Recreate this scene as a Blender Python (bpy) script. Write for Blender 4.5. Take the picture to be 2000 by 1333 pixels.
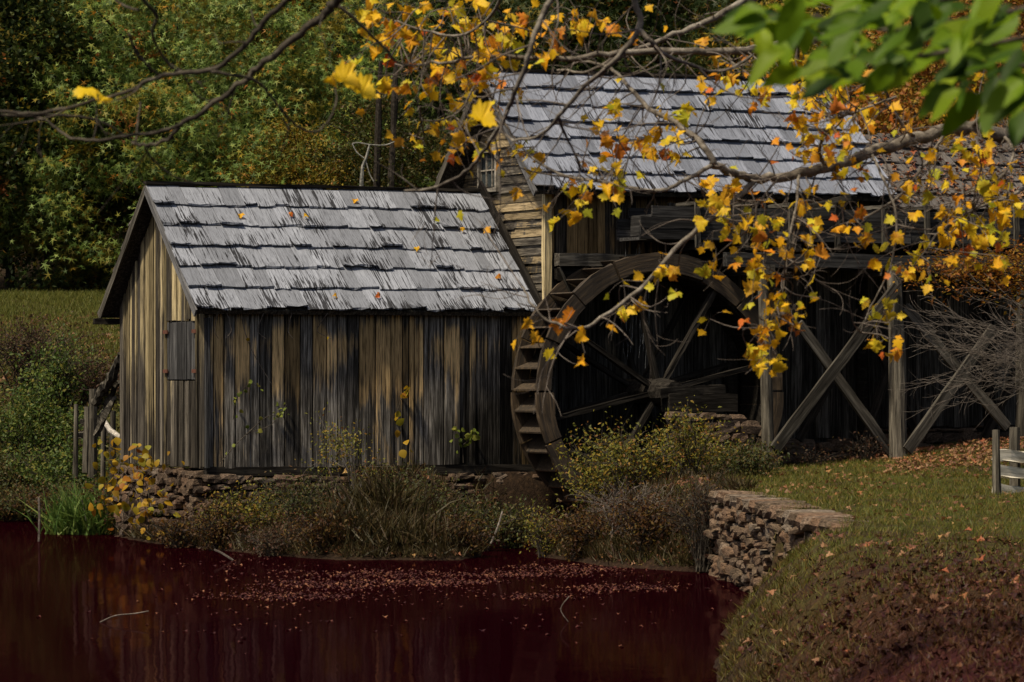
import bpy, math, random
import numpy as np
from mathutils import Vector, Matrix, noise as mnoise

for o in list(bpy.data.objects): bpy.data.objects.remove(o)
SC = bpy.context.scene
COL = SC.collection
R = math.radians
rnd = random.Random(7)
nr = np.random.default_rng(7)

# ------------------------------------------------------------------ camera
F = 7600.0; HOR = 734.0; EYE = 2.75            # focal length and horizon in pixels of a 2000 px wide frame
cd = bpy.data.cameras.new('camera'); cam = bpy.data.objects.new('camera', cd); COL.objects.link(cam)
cam.location = (0, 0, EYE); cam.rotation_euler = (R(90), 0, 0)
cd.sensor_width = 36; cd.lens = F / 2000 * 36; cd.shift_y = (HOR - 666.5) / 2000
cd.clip_start = 0.5; cd.clip_end = 1500
cd.dof.use_dof = True; cd.dof.focus_distance = 62; cd.dof.aperture_fstop = 9
SC.camera = cam

# ------------------------------------------------------------------ sky, sun, exposure
SUN = Vector((-0.44, -0.42, 1.0)).normalized()
w = bpy.data.worlds.new('World'); SC.world = w; w.use_nodes = True
nt = w.node_tree; sky = nt.nodes.new('ShaderNodeTexSky'); sky.sky_type = 'NISHITA'; sky.sun_disc = False; sky.dust_density = 4.0; sky.ozone_density = .4
sky.sun_elevation = math.asin(SUN.z); sky.sun_rotation = math.atan2(SUN.x, SUN.y)
bgn = nt.nodes['Background']; bgn.inputs['Strength'].default_value = 0.05
nt.links.new(sky.outputs[0], bgn.inputs[0])
sl = bpy.data.lights.new('sun', 'SUN'); sl.energy = 3.3; sl.angle = R(5); sl.color = (1, .87, .66)
so = bpy.data.objects.new('sun', sl); COL.objects.link(so); so.rotation_euler = SUN.to_track_quat('Z', 'Y').to_euler()
vs = SC.view_settings; vs.view_transform = 'Standard'; vs.look = 'None'; vs.gamma = 1; vs.use_curve_mapping = False
vs.exposure = 0.58
SC.render.engine = 'CYCLES'
cy = SC.cycles; cy.max_bounces = 5; cy.diffuse_bounces = 2; cy.glossy_bounces = 2; cy.transmission_bounces = 3; cy.transparent_max_bounces = 6; cy.caustics_reflective = False; cy.caustics_refractive = False

# ------------------------------------------------------------------ frames of reference
TH = 0.427; CT = math.cos(TH); ST = math.sin(TH); X0 = -4.905; Y0 = 62.7
def W(u, v, z): return Vector((X0 + CT*u - ST*v, Y0 + ST*u + CT*v, z))       # mill frame -> world
UD = Vector((CT, ST, 0)); VD = Vector((-ST, CT, 0)); ZD = Vector((0, 0, 1))
def at(px, py, Y): return Vector(((px-1000)/F*Y, Y, EYE + (HOR-py)/F*Y))
def uz(px, py, v):
    r = (px-1000)/F
    u = (r*(Y0+CT*v) - X0 + ST*v)/(CT - r*ST)
    return u, EYE + (HOR-py)/F*(Y0+ST*u+CT*v)

# ------------------------------------------------------------------ node helpers
def newmat(name):
    m = bpy.data.materials.new(name); m.use_nodes = True
    t = m.node_tree; b = t.nodes['Principled BSDF']; return m, t, b
def nd(t, kind, **kw):
    n = t.nodes.new('ShaderNode' + kind)
    for k, v in kw.items():
        if k.startswith('i_'):
            key = k[2:]; key = int(key) if key.isdigit() else key
            if hasattr(v, 'is_output') or isinstance(v, bpy.types.NodeSocket): t.links.new(v, n.inputs[key])
            else: n.inputs[key].default_value = v
        else: setattr(n, k, v)
    return n
def ramp(t, fac, stops, interp='LINEAR'):
    n = t.nodes.new('ShaderNodeValToRGB'); n.color_ramp.interpolation = interp
    els = n.color_ramp.elements
    while len(els) < len(stops): els.new(.5)
    for e, (p, c) in zip(els, stops):
        e.position = p; e.color = (c, c, c, 1) if isinstance(c, (int, float)) else (*c, 1)
    t.links.new(fac, n.inputs[0]); return n.outputs[0]
def mth(t, op, a, b=0.0, c=None):
    n = t.nodes.new('ShaderNodeMath'); n.operation = op
    for i, x in enumerate((a, b) if c is None else (a, b, c)):
        if isinstance(x, bpy.types.NodeSocket): t.links.new(x, n.inputs[i])
        else: n.inputs[i].default_value = x
    return n.outputs[0]
def mix(t, fac, a, b, bt='MIX'):
    n = t.nodes.new('ShaderNodeMix'); n.data_type = 'RGBA'; n.blend_type = bt
    for s, x in ((n.inputs[0], fac), (n.inputs[6], a), (n.inputs[7], b)):
        if isinstance(x, bpy.types.NodeSocket): t.links.new(x, s)
        elif isinstance(x, (int, float)): s.default_value = x if s == n.inputs[0] else (x, x, x, 1)
        else: s.default_value = (*x, 1)
    return n.outputs[2]
def noise(t, vec, scale=1.0, detail=4.0, rough=.6, dist=0.0):
    n = nd(t, 'TexNoise', i_Scale=scale, i_Detail=detail, i_Roughness=rough, i_Distortion=dist)
    if vec is not None: t.links.new(vec, n.inputs['Vector'])
    return n.outputs[0]
def mill_coords(t, scale, rand=True):
    g = nd(t, 'NewGeometry')
    m = nd(t, 'Mapping', vector_type='TEXTURE'); t.links.new(g.outputs['Position'], m.inputs[0])
    m.inputs['Location'].default_value = (X0, Y0, 0); m.inputs['Rotation'].default_value = (0, 0, TH)
    oi = nd(t, 'ObjectInfo')
    sc = nd(t, 'VectorMath', operation='MULTIPLY'); t.links.new(m.outputs[0], sc.inputs[0]); sc.inputs[1].default_value = scale
    if not rand: return sc.outputs[0], m.outputs[0], oi.outputs['Random']
    rv = nd(t, 'VectorMath', operation='SCALE'); rv.inputs[0].default_value = (31, 57, 83); t.links.new(oi.outputs['Random'], rv.inputs['Scale'])
    ad = nd(t, 'VectorMath', operation='ADD'); t.links.new(sc.outputs[0], ad.inputs[0]); t.links.new(rv.outputs[0], ad.inputs[1])
    return ad.outputs[0], m.outputs[0], oi.outputs['Random']
def local_coords(t, scale):
    tc = nd(t, 'TexCoord'); oi = nd(t, 'ObjectInfo')
    sc = nd(t, 'VectorMath', operation='MULTIPLY'); t.links.new(tc.outputs['Object'], sc.inputs[0]); sc.inputs[1].default_value = scale
    rv = nd(t, 'VectorMath', operation='SCALE'); rv.inputs[0].default_value = (31, 57, 83); t.links.new(oi.outputs['Random'], rv.inputs['Scale'])
    ad = nd(t, 'VectorMath', operation='ADD'); t.links.new(sc.outputs[0], ad.inputs[0]); t.links.new(rv.outputs[0], ad.inputs[1])
    return ad.outputs[0], oi.outputs['Random']
def bump(t, b, h, strength=.4, dist=.02):
    n = nd(t, 'Bump', i_Strength=strength, i_Distance=dist); t.links.new(h, n.inputs['Height']); t.links.new(n.outputs[0], b.inputs['Normal'])

# ------------------------------------------------------------------ materials
def wood(name, cols, scale, tan=None, local=False, wet_shade=False, rough=.85, bright=(.55, 1.35)):
    m, t, b = newmat(name)
    if local: vec, rn = local_coords(t, scale); mc = None
    else: vec, mc, rn = mill_coords(t, scale)
    g = noise(t, vec, 1, 7, .68, .3)
    c = ramp(t, g, [(.3, cols[0]), (.48, cols[1]), (.72, cols[2])])
    if tan:
        z = nd(t, 'SeparateXYZ'); t.links.new(mc, z.inputs[0])
        lo, hi, col, amount, feather = tan
        v2, _, _ = mill_coords(t, (5, 5, .9))
        big = noise(t, v2, 1, 3, .6, .5)
        band = nd(t, 'MapRange', i_1=lo-feather, i_2=lo+feather); t.links.new(z.outputs[2], band.inputs[0])
        band2 = nd(t, 'MapRange', i_1=hi+.25, i_2=hi-.2); t.links.new(z.outputs[2], band2.inputs[0])
        k = mth(t, 'ADD', mth(t, 'MULTIPLY', mth(t, 'MULTIPLY', band.outputs[0], band2.outputs[0]), .55), mth(t, 'MULTIPLY', mth(t, 'FRACT', mth(t, 'MULTIPLY', rn, 13.7)), .85))
        k = mth(t, 'ADD', k, mth(t, 'MULTIPLY', mth(t, 'SUBTRACT', big, .5), .95))
        k = mth(t, 'ADD', k, mth(t, 'MULTIPLY', mth(t, 'SUBTRACT', g, .5), 1.1))
        msk = ramp(t, k, [(.76-amount*.3, 0.), (1.06-amount*.3, 1.)])
        tc = ramp(t, g, [(.3, [x*.28 for x in col]), (.5, [x*.75 for x in col]), (.75, [x*1.25 for x in col])])
        c = mix(t, msk, c, tc)
        if wet_shade:   # splash stain beside the wheel, with the shadow there painted into the colour
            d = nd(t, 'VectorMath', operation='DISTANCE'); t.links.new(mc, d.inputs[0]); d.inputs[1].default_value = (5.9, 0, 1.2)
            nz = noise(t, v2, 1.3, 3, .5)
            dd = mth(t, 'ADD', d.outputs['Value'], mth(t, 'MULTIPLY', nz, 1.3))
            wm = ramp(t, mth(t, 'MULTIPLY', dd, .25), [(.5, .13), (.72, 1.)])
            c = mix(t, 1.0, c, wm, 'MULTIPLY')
    if not local:    # fine dark checks along the grain
        v5, _, _ = mill_coords(t, [x*2.6 for x in scale]); c = mix(t, 1.0, c, ramp(t, noise(t, v5, 1, 3, .6), [(.34, .3), (.5, 1.)]), 'MULTIPLY')
    lvl = nd(t, 'MapRange', i_3=bright[0], i_4=bright[1]); t.links.new(rn, lvl.inputs[0])
    c = mix(t, 1.0, c, lvl.outputs[0], 'MULTIPLY')
    t.links.new(c, b.inputs['Base Color']); b.inputs['Roughness'].default_value = rough; b.inputs['Specular IOR Level'].default_value = .04
    bump(t, b, g, .6, .012); return m
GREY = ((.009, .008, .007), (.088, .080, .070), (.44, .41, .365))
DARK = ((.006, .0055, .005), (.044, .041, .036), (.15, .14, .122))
M_board = wood('weathered_boards', GREY, (30, 30, 1.1), tan=(2.65, 3.5, (.64, .44, .21), -.04, .5), wet_shade=True, bright=(.35, 1.7))
M_gable = wood('gable_boards', ((.014, .012, .012), (.09, .08, .068), (.26, .23, .18)), (30, 22, 1.0), tan=(2.8, 6, (.6, .49, .28), .2, .9), bright=(.3, 1.45))
M_shut = wood('shutter_boards', ((.012, .012, .014), (.06, .06, .062), (.16, .16, .16)), (30, 22, 1.0))
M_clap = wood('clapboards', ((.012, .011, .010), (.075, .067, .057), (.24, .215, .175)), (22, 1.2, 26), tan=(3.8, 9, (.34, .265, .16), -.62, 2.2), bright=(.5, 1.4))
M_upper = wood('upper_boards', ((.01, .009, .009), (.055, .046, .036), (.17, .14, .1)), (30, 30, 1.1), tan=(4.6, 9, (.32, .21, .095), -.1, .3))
M_lower = wood('damp_shaded_boards', DARK, (26, 26, 1.1), bright=(.5, 1.5))  # damp stained wood, darkened further for the shade under the flume
M_beam = wood('hewn_beam', ((.012, .011, .0095), (.055, .05, .042), (.16, .148, .125)), (1.3, 24, 24), local=True)
M_dbeam = wood('damp_shaded_beam', ((.004, .0034, .003), (.016, .014, .012), (.05, .045, .038)), (1.3, 24, 24), local=True)  # dark beam tone; deep shade around wheel and trestle is put into it
M_wheel = wood('wheel_wood', ((.008, .0065, .005), (.05, .038, .025), (.15, .115, .075)), (9, 9, 9), local=True, bright=(.75, 1.3))
M_rim, t, b = newmat('wheel_rim_wood'); _, mc, rn = mill_coords(t, (1, 1, 1)); sp = nd(t, 'SeparateXYZ'); t.links.new(mc, sp.inputs[0])
du = mth(t, 'SUBTRACT', sp.outputs[0], 7.43); dz = mth(t, 'SUBTRACT', sp.outputs[2], 2.49)
rr_ = mth(t, 'SQRT', mth(t, 'ADD', mth(t, 'MULTIPLY', du, du), mth(t, 'MULTIPLY', dz, dz))); aa_ = mth(t, 'ARCTAN2', dz, du)
cv = nd(t, 'CombineXYZ'); t.links.new(mth(t, 'MULTIPLY', rr_, 24.), cv.inputs[0]); t.links.new(mth(t, 'MULTIPLY', aa_, 3.5), cv.inputs[1]); t.links.new(mth(t, 'MULTIPLY', sp.outputs[1], 24.), cv.inputs[2])
g = noise(t, cv.outputs[0], 1, 6, .68, .5); c = ramp(t, g, [(.3, (.006, .004, .0025)), (.5, (.034, .022, .011)), (.74, (.12, .08, .042))])
lvl = nd(t, 'MapRange', i_3=.7, i_4=1.3); t.links.new(rn, lvl.inputs[0]); c = mix(t, 1.0, c, lvl.outputs[0], 'MULTIPLY')
t.links.new(c, b.inputs['Base Color']); b.inputs['Roughness'].default_value = .75; bump(t, b, g, .7, .015)
M_flume = wood('flume_planks', ((.008, .008, .0085), (.036, .035, .035), (.1, .098, .096)), (1.1, 24, 24), local=True)
M_rail = wood('split_rail', ((.16, .14, .11), (.62, .57, .46), (.86, .8, .68)), (1.5, 26, 26), local=True, bright=(.9, 1.1))
M_post = wood('old_post', ((.014, .012, .01), (.075, .067, .054), (.22, .2, .16)), (22, 22, 1.5), local=True)
M_frame = wood('window_frame_wood', ((.06, .055, .048), (.21, .19, .16), (.38, .35, .3)), (20, 20, 5), local=True)
M_beamgrey = wood('grey_log', ((.06, .055, .05), (.26, .24, .21), (.5, .47, .42)), (22, 22, 5), local=True)
M_barge = wood('barge_board', ((.03, .03, .033), (.14, .14, .145), (.3, .3, .31)), (1.3, 24, 24), local=True)

def shingle_mat(name, cols, streak, leafy=0.0):
    m, t, b = newmat(name)
    vec, mc, rn = mill_coords(t, (55, 2.2, 2.2)); g = noise(t, vec, 1, 6, .65, .2)
    c = ramp(t, g, [(.25, cols[0]), (.45, cols[1]), (.75, cols[2])])
    v2, _, _ = mill_coords(t, (36, 1.9, 1.9)); s = noise(t, v2, 1, 4, .6, .6)
    v3, _, _ = mill_coords(t, (1.3, 1.0, 1.0), False); pch = noise(t, v3, 1, 2, .5)
    a = nd(t, 'Attribute', attribute_name='t')
    k = mth(t, 'ADD', s, mth(t, 'MULTIPLY', mth(t, 'SUBTRACT', .42, a.outputs['Fac']), .09))
    k = mth(t, 'ADD', k, mth(t, 'MULTIPLY', mth(t, 'SUBTRACT', pch, .5), .55))
    k = mth(t, 'ADD', k, mth(t, 'MULTIPLY', mth(t, 'SUBTRACT', rn, .5), .14))
    msk = ramp(t, k, [(streak, 0.), (streak+.045, .95)])
    c = mix(t, msk, c, (.012, .012, .014))
    fine = ramp(t, noise(t, mill_coords(t, (130, 7, 7))[0], 1, 3, .6), [(.3, .5), (.52, 1.)])
    c = mix(t, 1.0, c, fine, 'MULTIPLY')
    lvl = nd(t, 'MapRange', i_3=.66, i_4=1.25); t.links.new(rn, lvl.inputs[0])
    c = mix(t, 1.0, c, lvl.outputs[0], 'MULTIPLY')
    t.links.new(c, b.inputs['Base Color']); b.inputs['Roughness'].default_value = .75; b.inputs['Specular IOR Level'].default_value = .25
    bump(t, b, g, .5, .012); return m
M_shing = shingle_mat('silver_shingles', ((.10, .108, .125), (.235, .252, .295), (.335, .36, .415)), .555)
M_shing2 = shingle_mat('blue_grey_shingles', ((.095, .105, .13), (.205, .225, .28), (.295, .32, .39)), .62)
M_shing3 = shingle_mat('brown_shingles', ((.03, .026, .024), (.11, .098, .092), (.2, .185, .175)), .66)

def stone_mat(name, cols):
    m, t, b = newmat(name); vec, rn = local_coords(t, (1, 1, 1))
    g = noise(t, vec, 9, 6, .65); c = ramp(t, g, [(.3, cols[0]), (.5, cols[1]), (.75, cols[2])])
    h = ramp(t, rn, [(0, (.5, .42, .36)), (.35, (1., .86, .7)), (.7, (1.1, .8, .6)), (1, (1.25, 1.2, 1.12))])
    c = mix(t, 1.0, c, h, 'MULTIPLY'); t.links.new(c, b.inputs['Base Color']); b.inputs['Roughness'].default_value = .9
    b.inputs['Specular IOR Level'].default_value = .2; bump(t, b, g, .7, .03); return m
M_stone = stone_mat('field_stone', ((.025, .02, .017), (.10, .082, .068), (.22, .19, .165)))
M_stone2 = stone_mat('wall_stone', ((.02, .016, .013), (.115, .095, .076), (.29, .245, .2)))

def leaf_mat(name, stops, per='island', trans=.35, rough=.55, veins=False, sprays=None):
    m, t, b = newmat(name)
    if per == 'island': g = nd(t, 'NewGeometry'); f = g.outputs['Random Per Island']
    else: f = nd(t, 'ObjectInfo').outputs['Random']
    c = ramp(t, f, stops)
    if veins:
        tc = nd(t, 'TexCoord'); nz = noise(t, tc.outputs['Object'], 3.2, 3, .6)
        pal = ramp(t, mth(t, 'FRACT', mth(t, 'MULTIPLY', f, 7.3)), [(0, (.5, .24, .01)), (.35, (.6, .16, .012)), (.7, (.36, .34, .02)), (1, (.5, .08, .015))])
        c = mix(t, ramp(t, nz, [(.47, 0.), (.64, .6)]), c, pal)
    if sprays:
        gp = nd(t, 'NewGeometry').outputs['Position']
        for col, sc_, th_ in sprays: c = mix(t, ramp(t, mth(t, 'ADD', noise(t, gp, sc_, 3, .6), mth(t, 'MULTIPLY', mth(t, 'SUBTRACT', f, .5), .1)), [(th_, 0.), (th_+.05, .9)]), c, col)
    t.links.new(c, b.inputs['Base Color']); b.inputs['Roughness'].default_value = rough; b.inputs['Specular IOR Level'].default_value = .25
    tr = nd(t, 'BsdfTranslucent'); t.links.new(c, tr.inputs[0])
    ms = nd(t, 'MixShader', i_0=trans); t.links.new(b.outputs[0], ms.inputs[1]); t.links.new(tr.outputs[0], ms.inputs[2])
    t.links.new(ms.outputs[0], t.nodes['Material Output'].inputs[0]); return m
MAPLE = [(0, (.86, .54, .012)), (.22, (.84, .42, .01)), (.4, (.8, .62, .03)), (.55, (.8, .27, .012)), (.64, (.5, .52, .03)), (.8, (.88, .62, .02)), (.93, (.68, .13, .03)), (1, (.44, .47, .03))]
M_maple = leaf_mat('maple_leaf', MAPLE, 'object', .45, veins=True)
M_maple_s = leaf_mat('maple_foliage', MAPLE, 'island', .4)
M_near = leaf_mat('yellow_leaf', [(0, (.8, .55, .012)), (.5, (.85, .5, .01)), (1, (.7, .58, .02))], 'object', .4)
M_green = leaf_mat('green_leaf', [(0, (.02, .05, .002)), (.25, (.05, .11, .002)), (.5, (.17, .28, .003)), (.75, (.06, .13, .002)), (1, (.27, .37, .006))], 'object', .45)
M_oak = leaf_mat('oak_foliage', [(0, (0.04156, 0.07425, 0.01425)), (.3, (0.08906, 0.1485, 0.02612)), (.55, (0.1544, 0.2295, 0.04275)), (.78, (0.285, 0.378, 0.1069)), (.93, (0.2612, 0.243, 0.02375)), (1, (0.4987, 0.189, 0.02375))], sprays=[((.24, .19, .02), .33, .57), ((.34, .1, .02), .55, .66)])
M_yel = leaf_mat('yellow_foliage', [(0, (.08, .08, .012)), (.4, (.17, .15, .014)), (.75, (.27, .19, .014)), (1, (.3, .12, .02))])
M_dk = leaf_mat('dark_foliage', [(0, (.018, .034, .010)), (.5, (.04, .062, .016)), (.9, (.08, .095, .022)), (1, (.18, .10, .015))], sprays=[((.2, .15, .015), .3, .6), ((.2, .06, .015), .5, .66)])
M_orange = leaf_mat('orange_foliage', [(0, (.16, .055, .012)), (.5, (.3, .11, .014)), (.8, (.33, .18, .02)), (1, (.2, .16, .02))])
M_bush = leaf_mat('bush_foliage', [(0, (0.06162, 0.07395, 0.01224)), (.4, (0.1356, 0.1356, 0.01836)), (.7, (0.2342, 0.1972, 0.02244)), (.9, (0.2712, 0.1479, 0.01836)), (1, (0.1725, 0.06162, 0.0204))])
M_weed = leaf_mat('weed_foliage', [(0, (0.02625, 0.0375, 0.0105)), (.4, (0.0525, 0.06375, 0.0135)), (.7, (0.09, 0.0825, 0.0165)), (1, (0.0975, 0.04875, 0.0165))])
M_rusty = leaf_mat('rusty_foliage', [(0, (0.031, 0.0104, 0.005)), (.4, (0.062, 0.026, 0.007)), (.7, (0.0992, 0.0494, 0.01)), (.9, (0.0806, 0.0624, 0.01)), (1, (0.1612, 0.078, 0.01))])
M_lush = leaf_mat('lush_foliage', [(0, (0.034, 0.06375, 0.0119)), (.5, (0.068, 0.1105, 0.017)), (.85, (0.1275, 0.153, 0.0255)), (1, (0.204, 0.17, 0.0255))])
M_vine = leaf_mat('vine_leaf', [(0, (.34, .24, .015)), (.4, (.38, .2, .012)), (.7, (.22, .22, .02)), (1, (.34, .11, .015))], 'object', .35)
M_red = leaf_mat('dry_red_foliage', [(0, (0.048, 0.021, 0.012)), (.5, (0.072, 0.033, 0.018)), (1, (0.066, 0.051, 0.0168))])
M_grass = leaf_mat('lawn_grass', [(0, (0.04323, 0.06078, 0.0072)), (.4, (0.08645, 0.1017, 0.0112)), (.7, (0.142, 0.1271, 0.016)), (1, (0.1852, 0.116, 0.028))], trans=.2)
M_dry = leaf_mat('dry_grass', [(0, (0.01925, 0.0187, 0.00495)), (.4, (0.04125, 0.0319, 0.0088)), (.8, (0.0715, 0.05225, 0.0187)), (1, (0.0385, 0.0143, 0.0077))], trans=.2)
M_meadow = leaf_mat('meadow_grass', [(0, (0.0576, 0.072, 0.01008)), (.5, (0.108, 0.1224, 0.01728)), (1, (0.1584, 0.1368, 0.0288))], trans=.25)
M_nearg = leaf_mat('near_bank_grass', [(0, (0.0315, 0.00975, 0.0036)), (.4, (0.0675, 0.027, 0.0054)), (.7, (0.09, 0.0465, 0.009)), (1, (0.063, 0.015, 0.0072))], trans=.2)
M_float = leaf_mat('floating_leaf', [(0, (.03, .006, .006)), (.5, (.07, .02, .014)), (.85, (.12, .04, .022)), (1, (.26, .12, .06))], trans=.05)
M_edge = leaf_mat('edge_grass', [(0, (.035, .02, .005)), (.4, (.065, .05, .009)), (.7, (.1, .085, .014)), (1, (.07, .024, .009))], trans=.2)
M_lushg = leaf_mat('tall_grass', [(0, (.05, .1, .018)), (.6, (.1, .17, .03)), (1, (.18, .22, .05))], trans=.25)
M_litter = leaf_mat('fallen_leaf_litter', [(0, (.11, .035, .028)), (.35, (.19, .09, .05)), (.65, (.3, .17, .085)), (.88, (.26, .07, .03)), (1, (.42, .27, .1))], trans=.15)
M_maroon = leaf_mat('maroon_leaf_litter', [(0, (.014, .002, .002)), (.4, (.034, .006, .005)), (.75, (.055, .016, .008)), (1, (.11, .045, .018))], trans=.1)

def bark_mat(name, cols):
    m, t, b = newmat(name); tc = nd(t, 'TexCoord')
    g = noise(t, tc.outputs['Object'], 11, 6, .7, .4); c = ramp(t, g, [(.3, cols[0]), (.5, cols[1]), (.72, cols[2])])
    t.links.new(c, b.inputs['Base Color']); b.inputs['Roughness'].default_value = .9; b.inputs['Specular IOR Level'].default_value = .15
    bump(t, b, g, .6, .02); return m
M_bark = bark_mat('maple_bark', ((.035, .029, .024), (.15, .13, .105), (.36, .33, .28)))
M_twig = bark_mat('dark_twig', ((.018, .014, .011), (.05, .042, .033), (.15, .13, .1)))
M_trunk = bark_mat('forest_bark', ((.008, .006, .005), (.028, .023, .018), (.07, .06, .05)))
M_snag = bark_mat('dead_wood', ((.06, .06, .055), (.2, .2, .18), (.4, .39, .36)))
M_pale = bark_mat('pale_twig', ((.035, .028, .024), (.12, .1, .085), (.26, .23, .2)))
M_rust, t, b = newmat('rusty_iron'); b.inputs['Base Color'].default_value = (.10, .035, .018, 1); b.inputs['Roughness'].default_value = .8
M_glass, t, b = newmat('window_glass'); b.inputs['Base Color'].default_value = (.035, .045, .05, 1); b.inputs['Roughness'].default_value = .12
M_soil, t, b = newmat('dark_void_soil'); b.inputs['Base Color'].default_value = (.02, .016, .012, 1); b.inputs['Roughness'].default_value = 1
M_spray, t, b = newmat('falling_water'); b.inputs['Base Color'].default_value = (.55, .58, .62, 1); b.inputs['Roughness'].default_value = .3; b.inputs['Alpha'].default_value = .1

M_ground, t, b = newmat('ground'); g = nd(t, 'NewGeometry'); P = g.outputs['Position']; sp = nd(t, 'SeparateXYZ'); t.links.new(P, sp.inputs[0])
n1 = noise(t, P, 1.1, 6, .65); n2 = noise(t, P, 14, 5, .7)
lawn = ramp(t, n2, [(.3, (.03, .032, .009)), (.5, (.06, .06, .015)), (.7, (.105, .088, .026))])
soil = ramp(t, n2, [(.3, (.014, .01, .007)), (.5, (.04, .025, .015)), (.72, (.1, .06, .032))])
red = ramp(t, n2, [(.3, (.012, .002, .003)), (.5, (.035, .007, .008)), (.75, (.085, .024, .018))])
c = mix(t, ramp(t, n1, [(.46, 0.), (.6, 1.)]), lawn, soil)
nearr = nd(t, 'MapRange', i_1=42, i_2=25); t.links.new(mth(t, 'ADD', sp.outputs[1], mth(t, 'MULTIPLY', n1, 6)), nearr.inputs[0])
c = mix(t, nearr.outputs[0], c, red)
low = nd(t, 'MapRange', i_1=.75, i_2=.1); t.links.new(sp.outputs[2], low.inputs[0])
c = mix(t, low.outputs[0], c, mix(t, .5, soil, (.012, .005, .004)))
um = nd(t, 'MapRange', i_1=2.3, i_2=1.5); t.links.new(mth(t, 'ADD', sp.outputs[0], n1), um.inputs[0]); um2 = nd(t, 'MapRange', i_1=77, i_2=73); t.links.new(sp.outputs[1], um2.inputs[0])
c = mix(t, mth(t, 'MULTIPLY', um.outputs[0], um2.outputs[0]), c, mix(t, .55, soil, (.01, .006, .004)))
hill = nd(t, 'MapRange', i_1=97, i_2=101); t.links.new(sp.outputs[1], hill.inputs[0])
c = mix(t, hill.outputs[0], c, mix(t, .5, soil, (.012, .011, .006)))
t.links.new(c, b.inputs['Base Color']); b.inputs['Roughness'].default_value = .95; b.inputs['Specular IOR Level'].default_value = .1
bump(t, b, n2, .8, .06)

M_water, t, b = newmat('pond_water'); g = nd(t, 'NewGeometry')
b.inputs['Base Color'].default_value = (.0062, .0002, .0012, 1); b.inputs['Roughness'].default_value = .1
b.inputs['IOR'].default_value = 1.33; b.inputs['Specular IOR Level'].default_value = .07
sv = nd(t, 'VectorMath', operation='MULTIPLY'); t.links.new(g.outputs['Position'], sv.inputs[0]); sv.inputs[1].default_value = (1.6, .45, 1)
b.inputs['Specular IOR Level'].default_value = 0; b.inputs['Roughness'].default_value = .9
bp = nd(t, 'Bump', i_Strength=.12, i_Distance=.03); t.links.new(noise(t, sv.outputs[0], 1.4, 3, .5), bp.inputs['Height'])
gl = nd(t, 'BsdfGlossy', i_Roughness=.05, i_Color=(.8, .5, .5, 1)); t.links.new(bp.outputs[0], gl.inputs['Normal'])
ms = nd(t, 'MixShader', i_0=.24); t.links.new(b.outputs[0], ms.inputs[1]); t.links.new(gl.outputs[0], ms.inputs[2]); t.links.new(ms.outputs[0], t.nodes['Material Output'].inputs[0])

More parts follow.
